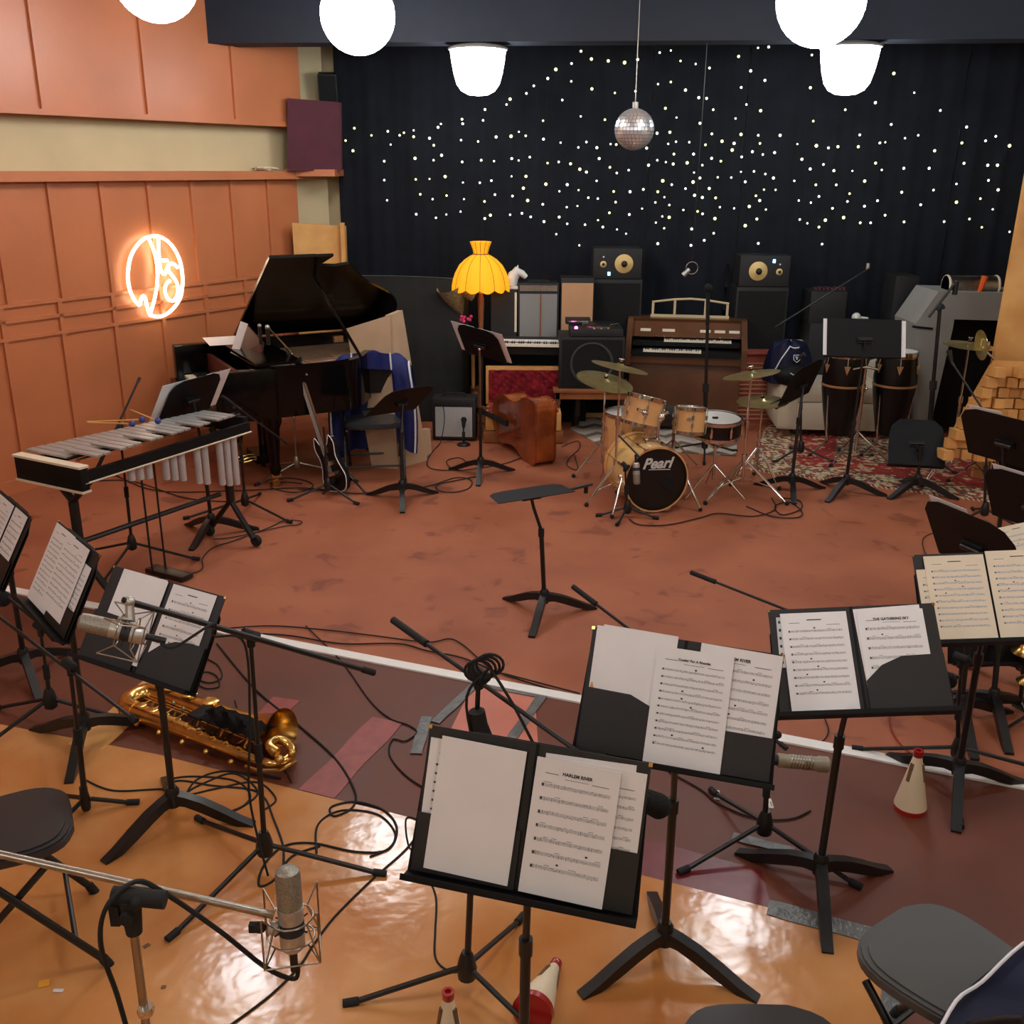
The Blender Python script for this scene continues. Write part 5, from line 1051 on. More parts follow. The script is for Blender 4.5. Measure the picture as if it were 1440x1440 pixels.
# ================= MUSIC STANDS WITH FOLDERS =================
def folder(D, label, lp='curve', rp='curve', w=.48, h=.31, group='black folders of band parts'):
    t = thing('music_folder', label, 'folder', M=D, group=group)
    for s_ in (-1, 1): B(folder_m()).box((s_*w/4, 0, .0), (w/2-.003, h, .003)).out('cover_board', t)
    B(blkm).box((0, 0, .0005), (.008, h, .003)).out('spine', t)
    for s_, kind in ((-1, lp), (1, rp)):
        if not kind: continue
        if kind == 'curve': q = [(s_*.012, -h/2), (s_*.012, -h*.40), (s_*.03, -h*.27), (s_*.07, -h*.15), (s_*.12, -h*.08), (s_*.18, -h*.05), (s_*(w/2-.002), -h*.05), (s_*(w/2-.002), -h/2)]
        elif kind == 'curve2': q = [(s_*.012, -h/2), (s_*.012, -h*.22), (s_*.06, -h*.08), (s_*.12, -h*.0), (s_*(w/2-.002), h*.01), (s_*(w/2-.002), -h/2)]
        else: q = [(s_*.012, -h/2), (s_*.012, kind), (s_*(w/2-.002), kind), (s_*(w/2-.002), -h/2)]
        B(folder_m()).prism(q, .0016, T(0, 0, .009)).out('pocket', t)
    for s_ in (-1, 1): B(brass).box((s_*(w/2-.003), h/2-.003, .0), (.008, .008, .005)).out('corner_tip', t)
    return t
def folder_m(): return folder
folder_card = MATS['folder_card']
def folder_m(): return folder_card
def fstand(foot, D, label, rot): return mstand(foot, D @ T(0, -.005, -.006), label, rot, .50, .32, lower=.62)
seed_ = [50]
def sh(D, x, y, label, w=.19, h=.285, st=9, rot=0, z=.004, ttl=None, m=paper, sc=.0088, x0=0):
    seed_[0] += 1; return page('sheet_music', label, 'sheet music', D @ T(x, y, z) @ R(rot, 'Z'), w, h, staves=st, ttl=ttl, titlesize=sc, m=m, seed=seed_[0], x0=x0)
D1 = pose((.04, 1.79, 1.005), -12, 70, -3)
fstand(V((.035, 1.87, 0)), D1, 'black music stand nearest the camera holding the folder with a blank page', -95)
folder(D1, 'open black folder nearest the camera with one blank page and one titled page', -.03, -.03)
sh(D1, -.137, .03, 'crumpled page sticking out left behind the large blank page', .19, .20, 6, 0, .003)
sh(D1, -.115, -.004, 'large blank white page on the left of the nearest folder', .185, .285, 0, -1, .013)
sh(D1, .118, .028, 'page tucked behind the titled page of the nearest folder, topmost edge', .19, .23, 0, 2, .003)
sh(D1, .143, .015, 'page sticking out right behind the titled page of the nearest folder', .18, .235, 7, 0, .0045)
sh(D1, .090, -.012, 'front titled page with seven staves on the nearest folder', .178, .285, 7, -1, .013, 'HARLEM RIVER', sc=.0095)
D2 = pose((.42, 2.22, 1.035), -12, 64, -3)
fstand(G(932, 1352), D2, 'black music stand second from the front holding the folder with three pages', -31)
folder(D2, 'open black folder with two pencils in its left pocket, behind the nearest folder', 'curve2', -.05)
sh(D2, -.135, .03, 'blank page edge at far left of the folder with the two pencils', .185, .26, 0, 0, .003)
sh(D2, -.118, .038, 'blank white page above the left pocket of the folder with two pencils', .19, .25, 0, -1, .005)
sh(D2, .135, .018, 'page with cut off heading tucked in right pocket beside the rhumba page', .20, .27, 8, -1, .0045, 'HARLEM RIVER', sc=.0105, x0=-.01)
sh(D2, .026, -.012, 'long page of dense staves in the middle of the folder with two pencils', .19, .288, 11, 0, .013, "Cookin' For A Rhumba", sc=.0085)
for k, x in enumerate((-.224, -.215)):
    t = thing('pencil', ('wooden pencil in the folder pocket, left one', 'wooden pencil in the folder pocket, right one')[k], 'pencil', M=D2 @ T(x, -.038, .0065) @ R(-3+9*k, 'Z'), group='pencils in the pocket')
    B(pine).tube([(0, -.08, 0), (0, .04, 0)], .0035, 6).tube([(0, .04, 0), (0, .052, 0)], [.0035, .001], 6).out('shaft', t); B(ink).tube([(0, .05, 0), (0, .054, 0)], [.0012, .0004], 6).out('lead', t)
D3 = pose((1.0, 2.60, .965), -7, 49, 6)
fstand(G(1149, 1252), D3, 'black music stand holding the folder with the sky titled page', -100)
folder(D3, 'open black folder with large curved right pocket, right of the rhumba folder', None, 'curve2')
B_ = B(plast)
for k in range(1): B_.box((0, 0, .001), (.016, .15, .001))
B_.mat(folder_card)
for k in range(6): B_.box((0, -.06+.024*k, .0022), (.006, .008, .0004))
solo(B_, 'plastic_sleeve_edge', 'punched clear sleeve edge at left of the folder with curved pocket', 'sleeve', world=False, M=D3 @ T(-.213, .055, .004) @ R(-2, 'Z'))
sh(D3, -.112, -.006, 'page of plain staves on left side of the curved pocket folder', .19, .29, 9, 0, .010)
sh(D3, .105, .006, 'page just behind the sky titled page in the curved pocket folder', .19, .285, 0, 2, .0035)
sh(D3, .108, -.004, 'page titled for the sky in the right side of curved pocket folder', .188, .285, 7, 0, .006, 'THE GATHERING SKY', sc=.0105)
D4 = pose(U(1394, 838, 3.12), -6, 51, 5)
fstand(G(1343, 1110), D4, 'black music stand at right behind the curved pocket folder', -112)
folder(D4, 'open black folder with two cream pages at the right edge of the picture', None, None)
sh(D4, -.155, -.01, 'cream page edge peeking out left of the right edge folder pages', .16, .22, 6, 0, .004, m=paperc)
sh(D4, -.105, -.004, 'cream page of staves left of the seam in the right edge folder', .20, .30, 10, 0, .006, m=paperc)
sh(D4, .105, .004, 'cream page of staves right of the seam in the right edge folder', .205, .305, 10, 0, .006, m=paperc)
D3L = pose((-1.165, 2.95, .885), -24, 55, -3)
fstand(G(247, 1155), D3L, 'black music stand at left with the folder behind the silver microphone', -125)
folder(D3L, 'open black folder behind the large silver microphone in cradle, at left', 'curve2', 'curve')
sh(D3L, -.095, .012, 'stack of blank pages on the left half of the folder by silver microphone', .19, .285, 0, 0, .004)
sh(D3L, -.088, .008, 'topmost blank page behind the silver microphone in cradle', .19, .285, 0, 0, .007)
sh(D3L, .118, .025, 'page with grey staves on right half of the folder by silver microphone', .18, .25, 6, 0, .004)
D2L = pose((-1.615, 3.33, .895), -51, 61, 1)
fstand(G(123, 1046), D2L, 'black music stand at left holding the folder crowded with large pages', -81)
folder(D2L, 'open black folder covered by two large pages, second from left edge', None, -.06)
sh(D2L, -.12, .0, 'large page of staves covering left half of the second folder from left', .22, .30, 12, 0, .005)
sh(D2L, .05, .012, 'wide page of staves in centre of second folder from the left edge', .24, .275, 10, 0, .013)
sh(D2L, .145, -.01, 'page at right side of the second folder from the left edge', .16, .22, 8, 0, .006)
D1L = pose(U(2, 755, 3.98), -50, 60, 0)
fstand(G(38, 950), D1L, 'black music stand cut by the left picture edge holding a folder', -55)
folder(D1L, 'open black folder cut off by the left edge of the picture', -.05, -.05)
sh(D1L, -.08, .0, 'page of staves in the folder cut by left edge', .22, .29, 11, 0, .012)
sh(D1L, .12, .03, 'second page with small headings at right of folder cut by left edge', .17, .23, 6, 0, .006)
# right hand stands seen from behind
def bstand(ftpx, cpx, X, Y, dY, label, rot, dw=.50, dh=.33, **k):
    ft = G(*ftpx); D = frame(U(cpx[0], cpx[1], ft.y+dY), V(X), V(Y)); return D, mstand(ft, D, label, rot, dw, dh, **k)
def rstand(far, X, Y, label, pg, seed, w=.50, rot=20):
    X = V(X).normalized(); Y = V(Y); Y = (Y-X*Y.dot(X)).normalized(); c = far-X*(w/2)-Y*.165; D = frame(c, X, Y)
    mstand(V((c.x+.06, c.y, 0)), D, label, rot, w, .33); page('sheet_music', pg, 'sheet music', D @ T(w*.18, .03, .003), .21, .297, seed=seed)
rstand(U(1293, 694, 4.07), (-.36, .93, .0), (-.46, -.18, .87), 'black music stand desk back with a white page top at right, nearest of the three', 'white page whose top edge shows above the nearest dark desk at right', 9)
rstand(U(1346, 568, 5.45), (-.45, .89, .0), (-.42, -.2, .87), 'black music stand desk back at far right beneath the wooden diffuser', 'white page peeking above the desk beneath the wooden diffuser', 10, .56)
rstand(U(1379, 650, 4.75), (-.45, .89, .0), (-.42, -.2, .87), 'black music stand desk back at far right, middle of the three in a row', 'white page peeking above the middle dark desk at far right', 11, .54)
D5 = pose(U(1440, 790, 4.1), 12, 35, 0); mstand(G(1432, 960), D5, 'black music stand at right edge with cream pages lying on a flat desk', 20, .50, .33)
sh(D5, -.10, .03, 'cream page lying flat at the right edge beyond the cream folder', .21, .297, 0, 4, .004, m=paperc)
sh(D5, .06, .045, 'cream page with tiny heading lying flat at right picture edge', .21, .297, 8, 8, .007, m=paperc)
mstand(G(1392, 1010), frame(U(1395, 885, 4.05), V((1, 0, 0)), V((0, .4, .9))), 'black music stand hidden behind the cream paged folder at right', 20, .40, .3)
# centre stand
ft = G(765, 864); Dc = frame(U(745, 692, ft.y), V((.93, .33, .05)), V((-.30, .90, -.07)))
mstand(ft, Dc, 'lone black music stand with flat low desk in the middle of the red floor', -104, .42, .22, shape='manhasset', lip=False)
b = B(blk); a_ = U(795, 690, ft.y+.05); c_ = U(832, 681, ft.y+.25); b.tube([a_, c_], .009, 8).tube([c_-V((0.03, 0, .0)), c_-V((0.03, 0, .05))], .012, 8).tube([U(745, 694, ft.y)+V((0, 0, -.03)), a_], .008, 8)
solo(b, 'extension_arm', 'black arm with clip sticking out right of the lone centre desk', 'arm', a_)
# ================= FOREGROUND MICROPHONE STANDS =================
ft = G(657, 1398); ft.z = 0; J = U(673, 948, ft.y)
micstand(ft, J, U(553, 872, ft.y+.42), U(898, 1118, ft.y-.34), 'black microphone stand rising behind the nearest folder, boom pointing up left', (188, 62, (318, .42)), .36, weight=.17)
c = U(914, 1128, ft.y-.36); b = B(foam); b.tube([c-V((.06, 0, -.03)), c+V((.02, 0, -.01))], [.022, .03], 14).ball(c+V((.02, 0, -.01)), .03, 12); solo(b, 'foam_microphone', 'black foam covered microphone just right of the nearest folder', 'microphone', c)
b = B(rub)
for k in range(4): b.tube([J+V((.035*math.cos(a*math.pi/8)+.01*k, -.02, .02+.03*math.sin(a*math.pi/8)+.006*k)) for a in range(17)], .004, 6)
b.tube(smooth([J+V((.03, -.02, .03)), J+V((-.03, -.03, -.05)), J+V((-.012, -.03, -.22)), J+V((-.02, -.03, -.34))], 5), .004, 6); b.tube(smooth([J+V((.03, -.02, .03)), J+V((.09, -.05, -.06)), J+V((.15, -.08, -.17)), J+V((.19, -.1, -.22))], 5), .004, 6)
b.tube([J+V((-.005, -.015, -.1)), J+V((.0, -.015, -.14)), J+V((.015, -.015, -.19)), J+V((.0, -.015, -.26))], [.022, .024, .028, .012], 12)
solo(b, 'cable_bundle', 'looped black cable hung over the stand behind the nearest folder', 'cable', J)
ft = G(1072, 1192); J = U(1084, 1030, ft.y)
micstand(ft, J, U(806, 825, ft.y+.85), U(1100, 1048, ft.y-.06), 'black microphone stand with beige microphone behind the rhumba folder', (205, 322, 110), .36, weight=.15)
c = U(1128, 1072, ft.y-.1); mM = frame(c, V((0, 0, 1)), V((0.1, -1, 0)).cross(V((0, 0, 1)))) 
ax = V((1, -.12, -.10)).normalized(); Mq = frame(c, ax.cross(V((0, 0, 1))), ax.cross(ax.cross(V((0, 0, 1))))) ; 
t = thing('beige_microphone', 'beige cylindrical microphone right of the rhumba folder', 'microphone', M=frame(c, V((0, 1, 0)), V((0, 1, 0)).cross(ax) * -1))
Zs = (WM[t.name].to_3x3() @ V((0, 0, 1))); sg = 1 if Zs.dot(ax) > 0 else -1
B(beige_mic).lathe([(.02, -.085*sg), (.0235, -.08*sg), (.0235, .05*sg), (.027, .055*sg), (.027, .085*sg), (.02, .092*sg)], n=24).out('body', t)
for k in range(8): B(dchrome).lathe([(.0238, (-.045+.010*k)*sg), (.0245, (-.042+.010*k)*sg), (.0238, (-.039+.010*k)*sg)], n=24).out('vent_ring', t)
B(blk).tube([(0, 0, -.085*sg), (0, 0, -.11*sg)], .018, 12).out('clip', t)
ft = G(1343, 1082); J = U(1352, 925, ft.y)
micstand(ft, J, U(972, 805, ft.y+.95), U(1342, 950, ft.y-.1), 'black microphone stand at right with long boom pointing left over the carpet', ((160, .4), (350, .5), 250), .42, weight=.15)
c = U(1334, 957, ft.y-.14); b = B(foam); b.ball(c, .032, 12).tube([c, c+V((-.07, .03, .02))], .02, 10); solo(b, 'black_microphone', 'round black microphone just right of the curved pocket folder', 'microphone', c)
ft = G(375, 1222); J = U(352, 893, ft.y); A_ = U(526, 946, ft.y+.16)
micstand(ft, J, A_, U(182, 846, ft.y-.30), 'tall black microphone stand at left centre carrying the silver cradled microphone', (237, 355, 140), .42, weight=.05, thin=.009)
c = U(158, 884, ft.y-.33); mic = shock_mic(c, (-.93, -.1, .30), .026, .185, 'large silver microphone in wire cradle before the left folder', body=nickel)
b = B(nickel); e_ = U(182, 846, ft.y-.30); b.ball(e_, .016, 10).tube([e_, e_+V((.0, -.01, -.05)), c+V((.02, 0, .03))], [.012, .018, .006], 8); b.out('cradle_swivel', mic, world=True)
cable([c+V((.13, 0, -.045)), c+V((.17, 0, -.055)), c+V((.26, .08, -.02)), J+V((-.1, -.05, .02)), J+V((-.015, -.02, -.02)), J+V((-.02, -.02, -.3)), V((ft.x-.03, ft.y-.02, .3)), V((ft.x+.02, ft.y-.06, .02))], 'black cable from the silver cradled microphone down its tall stand', .004)
# bottom-left chrome boom
fy = 1.72; J = U(182, 1262, fy); ft = V((J.x-.01, fy, 0))
bs_ = micstand(ft, J, U(-60, 1188, fy+.12), U(372, 1284, fy+.12), 'chrome microphone stand at lower left, cut off by the picture bottom', (30, 150, 270), .34, m=dchrome, boomm=dchrome, grip=False, thin=.009, r=.013)
t = bpy.data.objects[bs_.name]; Jl = J-V(ft); B(rub).tube([Jl+V((-.035, 0, .006)), Jl+V((.075, 0, -.006))], .019, 14).tube([Jl+V((0, 0, -.09)), Jl+V((0, 0, .0))], [.017, .024], 12).tube([Jl+V((0, -.035, -.03)), Jl+V((0, .03, -.03))], .014, 12).box(Jl+V((-.03, -.01, -.035)), (.02, .015, .05)).out('boom_clamp', t); B(chrome).lathe([(.017, -.01), (.019, 0), (.017, .01)], T(*(Jl-V((0, 0, .30)))), 14).out('chrome_ring', t)
c = U(408, 1278, fy+.14); mic = shock_mic(c, (-.02, .10, 1), .029, .21, 'large silver upright microphone in wire cradle near the bottom left')
b = B(rub); e_ = U(366, 1304, fy+.12); b.ball(e_, .014, 10).box(e_+V((-.01, 0, 0)), (.03, .015, .02)).mat(nickel).ball(e_+V((.03, 0, -.002)), .017, 10); b.out('cradle_knob', mic, world=True)
cable([c+V((0.01, -.01, -.15)), c+V((.0, -.01, -.19)), c+V((-.06, -.02, -.15)), U(310, 1310, fy+.1), U(230, 1255, fy+.05), U(190, 1240, fy+.02), U(150, 1275, fy-.04), U(142, 1330, fy-.02), U(165, 1400, fy), U(185, 1470, fy)], 'thick black cable drooping from the bottom left microphone around its boom', .0055)
# left-edge stands
ft = G(122, 1140); J = U(98, 935, ft.y); micstand(ft, J, U(192, 1014, ft.y-.2), U(-40, 838, ft.y+.32), 'black microphone stand with thick legs at left, boom slanting down right', (12, 150, 245), .19, weight=.03, hub=.05, hubr=.02, r=.011)
ft = G(75, 1012); J = U(56, 882, ft.y); micstand(ft, J, U(90, 905, ft.y-.1), U(8, 838, ft.y+.1), 'black microphone stand at left edge behind the crowded folder', (0, 165, 232), .32, weight=.03)
c = U(4, 842, ft.y+.1); b = B(foam); b.tube([c, c+V((-.12, 0, .03))], .035, 14).ball(c, .035, 12); solo(b, 'foam_microphone', 'black foam microphone cut by the left picture edge', 'microphone', c)
# ================= CHAIRS AND JACKET =================
p = G(-12, 1165, .46); chair(V((p.x, p.y, 0)), math.radians(118), 'black folding chair at left edge behind the chrome boom', back=True, sw=.34, seath=.46)
p = G(1352, 1362, .47); chair(V((p.x, p.y, 0)), math.radians(216), 'dark grey topped folding chair at lower right holding the navy jacket', seat=seatg, sw=.36, seath=.47, back=False, bh=.62)
jc = V((p.x, p.y, 0))
def jfn(u, w):
    e = smooth([U(1462, 1322, 2.02), U(1400, 1368, 1.88), U(1352, 1412, 1.78), U(1318, 1462, 1.70)], 6); k = u*(len(e)-1); i = min(int(k), len(e)-2); p = e[i].lerp(e[i+1], k-i)
    if w < .3: return p+V((-.03*(1-w/.3)-.01, .02, -.30*(1-w/.3)))
    q = (w-.3)/.7; return p+V((.42*q, -.30*q, .06*math.sin(q*3.1)-.10*q+.012*math.sin(u*11+q*9)))
t = thing('navy_jacket', 'navy jacket with white piping over the chair at bottom right corner', 'jacket', jc); loc_ = WM[t.name].inverted(); B(navyc).grid(lambda u, w: loc_ @ jfn(u, w), 22, 18, .02).out('shell', t, sharp=80); B(whitep).tube([loc_ @ (jfn(k/14, .3)+V((-.004, .004, .008))) for k in range(15)], .0045, 6).out('piping', t)
c = jfn(.55, .62)+V((0, 0, .02)); b = B(whitep, M=T(*(loc_ @ c)) @ R(40, 'Z')); b.box((0, 0, 0), (.012, .04, .012)).box((.02, -.004, 0), (.012, .04, .012)); b.out('small_mark', t)
p = G(1092, 1515, .46); chair(V((p.x, p.y, 0)), math.radians(180), 'black folding chair cut by the picture bottom right of centre', back=False, sw=.36, bh=.5)
b = B(blk); b.tube([U(1392, 1312, 2.2), U(1470, 1240, 2.35)], .011, 10); b.tube([U(1392, 1312, 2.2), U(1380, 1360, 2.1)-V((0, 0, .25))], .009, 8); 
# ================= SAXOPHONE =================
q0 = G(205, 985, .07); q1 = G(385, 1055, .07); L_ = (q1-q0).length; SXM = frame(V((q0.x, q0.y, .0)), V((q1.x-q0.x, q1.y-q0.y, 0)), V((-(q1.y-q0.y), q1.x-q0.x, 0)))
t = thing('baritone_saxophone', 'gold baritone saxophone lying on the dark red floor at left', 'saxophone', M=SXM)
B(brass).tube([(.02, -.075, .06), (.25, -.072, .06), (.50, -.068, .055), (.74, -.06, .05)], [.042, .036, .030, .024], 20).out('body_tube', t)
B(brass).tube([(.03, .075, .065), (.25, .078, .066), (.45, .08, .07), (.58, .085, .075), (.66, .09, .082), (.70, .093, .085), (.715, .094, .087)], [.044, .048, .052, .058, .072, .095, .102], 28, cap=False).out('bell', t)
B(brass).tube(smooth([(.03, -.075, .06), (-.03, -.07, .06), (-.07, -.03, .062), (-.075, .02, .062), (-.045, .065, .064), (.03, .075, .065)], 4), .044, 20).out('bow', t)
B(brass).tube(smooth([(.74, -.06, .05), (.80, -.06, .055), (.84, -.02, .06), (.83, .03, .07), (.79, .045, .09), (.76, .02, .11), (.78, -.04, .12), (.83, -.05, .11)], 5), .019, 14).out('pigtail_crook', t)
for k in range(9):
    x = .06+.072*k; b = B(brass); b.lathe([(.001, 0), (.024-.001*k, 0), (.025-.001*k, .007), (.02-.001*k, .010), (.001, .008)], T(x, -.072, .094-.0018*k), 18).tube([(x, -.072, .10), (x, -.02, .10)], .003, 6); b.out('key_cup', t)
for k in range(3): B(brass).lathe([(.001, 0), (.036, 0), (.038, .008), (.03, .012), (.001, .01)], T(.06+.13*k, .08, .112+.003*k), 22).out('large_key_cup', t)
for k in range(3): B(brass).tube([(.02, -.018+.016*k, .095), (.68, -.014+.014*k, .085)], .0035, 6).out('key_rod', t)
for k in range(8): B(dchrome).ball((.10+.07*k, .0+.01*(k % 2), .103), .009, 8).out('pearl_key', t)
for k in range(5): B(brass).tube([(.08+.14*k, -.018, .095), (.08+.14*k, -.06, .05)], .005, 6).ball((.08+.14*k, -.12, .04), .013, 8).out('post', t)
B(brass).tube([(.70, -.10, .03), (.78, -.105, .04), (.86, -.07, .05), (.88, .0, .06)], .008, 8).ball((.86, .0, .09), .018, 8).ball((.85, -.06, .09), .02, 8).ball((.80, .06, .05), .022, 8).out('octave_mechanism', t)
b = B(navyc if False else blkm); b.grid(lambda u, w: V((.42+.30*u+.02*math.sin(w*8), -.055+.13*w, .125+.025*math.sin(u*3.1)*math.sin(w*3.1)+.006*math.sin(u*25+w*8))), 16, 10, .012)
o = b.out('cloth', None, hold=SXM) if False else None
t2 = thing('black_pouch', 'black cloth pouch resting on top of the gold saxophone', 'pouch', M=SXM @ T(.55, 0, .12)); 
B(blkm).grid(lambda u, w: V((-.16+.32*u+.02*math.sin(w*8), -.06+.12*w, .015+.030*math.sin(u*3.1)*math.sin(w*3.1)+.006*math.sin(u*25+w*8))), 16, 10, .012).out('cloth', t2); B(blkm).box((-.19, -.0, .0), (.08, .1, .012), bev=.004).out('strap', t2)
# ================= MUTES =================
def mute(M, label, h=.27, r=.068, ring=redm):
    t = thing('straight_mute', label, 'brass mute', M=M, group='white cone mutes')
    B(mutew).lathe([(r, .015), (r*1.0, .02), (r*.30, h*.86), (r*.27, h*.9)], n=32).out('cone', t); B(ring).lathe([(r*.95, 0), (r*1.01, .0), (r*1.01, .022)], n=32).out('red_base', t); B(ring).lathe([(r*.27, h*.9), (r*.30, h*.91), (r*.30, h), (r*.16, h), (r*.15, h*.95)], n=24).out('red_tip', t)
    for k in range(3):
        a = 2.1*k-.6; B(cork, M=R(math.degrees(a), 'Z')).hull8([(r*.50, -.007, h*.52), (r*.50, .007, h*.52), (r*.34, .007, h*.8), (r*.34, -.007, h*.8)], [(r*.62, -.007, h*.52), (r*.62, .007, h*.52), (r*.42, .007, h*.8), (r*.42, -.007, h*.8)]).out('cork_strip', t)
p = G(1279, 1138); hz = U(1288, 1055, p.y).z; mute(T(p.x, p.y, .0), 'white cone mute with red tip standing on the red floor at right', max(.2, hz), .060)
a0 = G(748, 1425, .06); d_ = G(782, 1355, .02)-a0; mute(frame(a0, V((0, 0, 1)).cross(d_), V((0, 0, 1)).cross(d_).cross(d_)*-1) if False else Mx.Translation(a0) @ d_.to_track_quat('Z', 'X').to_matrix().to_4x4(), 'white cone mute lying on its side on the amber floor, red base towards camera', .25, .058)
p = G(632, 1492); mute(T(p.x, p.y, .0), 'white cone mute standing upright, cut by the picture bottom edge', .24, .055)
# ================= TRUMPETS ON STANDS AT RIGHT EDGE =================
for k, (px, py, lab) in enumerate(((1442, 918, 'gold trumpet at the right picture edge, upper bell'), (1450, 960, 'gold trumpet at the right picture edge, lower bell'))):
    c = U(px, py, 3.95-.1*k); t = thing('trumpet', lab, 'trumpet', c, group='gold trumpets on pegs')
    B(brass).lathe([(.060, 0), (.061, .003), (.050, .012), (.034, .03), (.020, .08), (.010, .18), (.007, .34)], n=28, cap=False).out('bell', t); B(brass).tube([(0, 0, .33), (.04, 0, .40), (.10, 0, .40), (.13, 0, .33), (.13, 0, .08), (.10, 0, .03), (.07, 0, .06), (.07, 0, .3)], .006, 8).out('tubing', t)
    for j in range(3): B(brass).tube([(.04, .0, .12+.045*j), (.12, 0, .12+.045*j)], .011, 10).out('valve', t)
    f = V((c.x+.02, c.y, 0)); t3 = thing('trumpet_stand', 'black peg stand under the %s gold trumpet at right' % ('upper', 'lower')[k], 'instrument stand', f)
    B(blk).tube([(0, 0, .05), V((-.02, 0, c.z-.0)), V((-.02, 0, c.z+.08))], [.01, .01, .006], 8).out('peg', t3)
    for j in range(3): B(blk).tube([(0, 0, .06), (.16*math.cos(2.09*j+.5+k), .16*math.sin(2.09*j+.5+k), .012)], .008, 6).out('leg', t3)
# ================= LABELS, SCRAPS =================
def scrap(p, w, h, a, label, m, name, cat, z=.004):
    b = B(m); b.box((0, 0, 0), (w, h, .001)); 
    if name == 'tape_label': b.mat(ink).box((-.006, .01, .0008), (.003, h*.3, .0002)).box((.003, -.004, .0008), (.003, h*.5, .0002))
    return solo(b, name, label, cat, world=False, M=Mx.Translation(V((p.x, p.y, z))) @ R(a, 'Z'))
scrap(G(1008, 1118, .003), .022, .062, -10, 'small white written label strip on the dark floor below the rhumba folder', labelm, 'tape_label', 'label')
scrap(G(1083, 1130, .003), .018, .06, -4, 'small white label strip beside the pole of the beige microphone stand', labelm, 'tape_label', 'label')
scrap(G(62, 1383, .007), .03, .028, 20, 'orange yellow paper scrap on the amber floor at lower left', leafy, 'paper_scrap', 'scrap', .0075)
scrap(G(206, 1330, .007), .02, .014, 50, 'tiny brown leaf scrap on the amber floor right of the chrome stand', cork, 'leaf_scrap', 'scrap', .0075)
scrap(G(230, 1388, .007), .014, .012, 10, 'tiny dark crumb on the amber floor near the chrome stand', cork, 'leaf_scrap', 'scrap', .0075)
scrap(G(82, 1393, .007), .03, .012, 0, 'tiny clear plastic scrap beside the orange paper scrap', plast, 'plastic_scrap', 'scrap', .0075)
# ================= CABLES ON THE FLOOR =================
cable(cg('305,905 360,970 420,1020 470,1065 498,1110 496,1135 470,1148 466,1135 500,1128 540,1140 558,1165 545,1195 500,1198 440,1186 400,1190 372,1215 364,1245 385,1238 410,1205 450,1190'), 'long black cable from the white strip curling into a loop on the amber floor', .0045)
cable(cg('445,1200 447,1160 480,1140 530,1145 555,1170 548,1192 520,1205'), 'black cable ring on the amber floor left of the nearest folder')
cable(cg('430,880 480,930 520,985 548,1010 575,1020 586,1030 570,1042 552,1040 548,1062 570,1090 600,1110'), 'thin black cable with small loop left of the pink floor hatch', .0035)
cable(cg('598,1150 575,1190 520,1240 470,1290 440,1330 420,1360 380,1400 320,1445'), 'straight black cable crossing the amber floor diagonally at bottom')
cable(cg('600,1230 613,1262 612,1310 612,1345 625,1362 645,1366 655,1350'), 'black cable dropping beside the nearest stand towards its tripod', .0035)
cable(cg('600,1160 572,1150 575,1190 590,1200 596,1235'), 'short black cable end at lower left of the nearest folder', .0035)
cable(cg('118,1096 160,1112 230,1110 260,1118 300,1110 350,1100 372,1105 388,1125 370,1140'), 'black cable running right from the thick legged stand on amber floor')
cable(cg('245,1110 235,1098 270,1092 330,1098 352,1120 330,1140 290,1142 262,1125 275,1098 310,1085 350,1088 395,1095'), 'coiled black cable beneath the gold saxophone on amber floor')
cable(cg('230,1112 250,1098 300,1105 350,1110 372,1122 384,1150 398,1190 398,1225'), 'black cable trailing from the coil to the tall microphone stand')
cable(cg('300,1130 262,1118 290,1100 330,1088 362,1112 345,1132 310,1146'), 'second coil of black cable under the tall microphone stand')
cable(cg('288,925 306,935 312,952 296,960 280,955 288,945 304,950 308,965 290,968 275,960'), 'small tangle of grey cable on red floor behind the left folder', .0035)
cable(cg('312,890 400,893 480,905 560,905 600,915 650,925 700,945 760,965 830,985 850,990'), 'black cable lying along the far side of the white strip', .004)
cable(cg('312,884 380,880 450,885 520,893 600,903 640,900 690,940 720,950 815,975'), 'thin black cable just beyond the white strip in the middle', .0035)
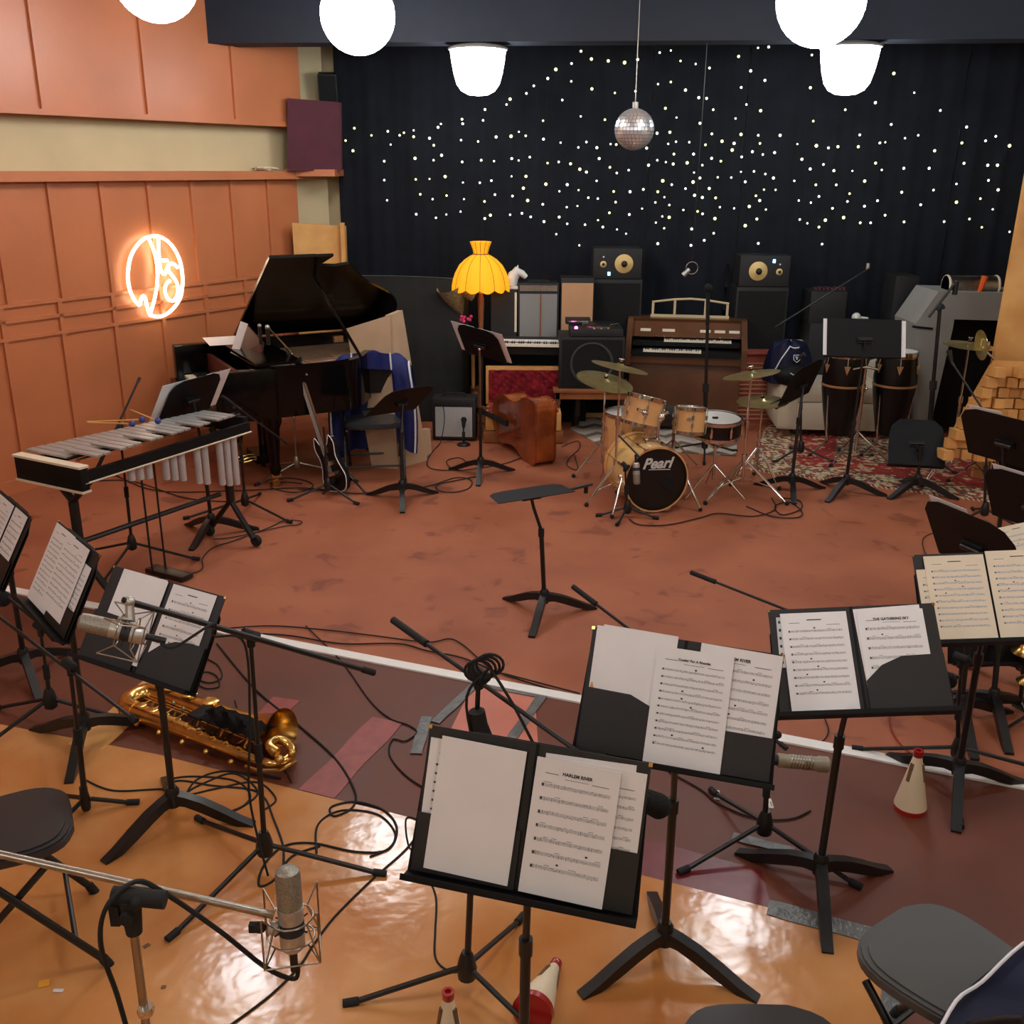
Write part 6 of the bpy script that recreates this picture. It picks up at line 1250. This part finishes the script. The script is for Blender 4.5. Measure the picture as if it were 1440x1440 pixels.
cable(cg('290,620 300,700 285,745') if False else cg('300,758 330,755 400,740 418,738 424,733 400,732 378,742 330,760 300,770 285,785 282,802 240,812 200,812'), 'thin black cable winding from the vibraphone towards the left folder', .0035)
cable(cg('380,680 400,672 430,676 440,684 420,692 395,690 380,684 395,678 425,680'), 'tangled black cable around the foot of the nickel stand by the piano')
cable(cg('420,688 460,690 500,694 540,690 600,684 640,672 662,675 660,686 640,692 618,690 615,682 640,676 670,670'), 'black cable looping from the guitar to the yellow lamp music stand')
cable([U(622, 566, 8.52), U(625, 590, 8.5), G(618, 626), G(602, 646), G(606, 660), G(640, 662), G(655, 652), G(645, 645), G(628, 650), G(640, 662), G(670, 660), G(720, 650), G(770, 625)], 'black cable from the silver fronted amplifier looping over the red floor')
cable(cg('790,628 812,620 815,630 800,645 798,655 812,660 808,640'), 'small black cable loop right of the lying double bass', .0035)
cable(cg('885,730 900,738 940,738 985,728 1010,722 1060,726 1090,716 1085,700'), 'black cable from the low drum microphone curving right past the drum kit')
cable(cg('1050,712 1085,726 1120,728 1128,720 1110,706 1090,712 1100,724 1126,716 1124,704 1100,700'), 'black cable loops around the stand left of the congas')
cable(cg('590,605 600,600 595,612 610,622') if False else cg('1140,1140 1110,1152 1060,1150 1010,1130 985,1110 940,1085'), 'thin dark cable arcing under the rhumba folder', .0035)
cable(cg('1250,1000 1255,1030 1275,1055 1300,1068 1340,1085'), 'thin red cable curving toward the white cone mute at right', .003, redm)
cable(cg('1160,1010 1165,1030 1150,1045 1110,1042'), 'thin cable showing under the curved pocket folder', .003)
cable(cg('1330,745 1300,755 1300,775 1310,785'), 'thin brown cable behind the nearest dark desk at right', .003)
cable(cg('100,672 150,665 220,690 330,690 420,686 470,690'), 'black cable lying along the floor under the vibraphone')
cable(cg('95,680 180,676 260,700 330,706'), 'second black cable under the vibraphone frame')
cable(cg('440,1050 330,1000 290,955 250,930') if False else cg('330,985 345,1020 395,1075 410,1100'), 'thin black cable crossing behind the saxophone bell', .003)
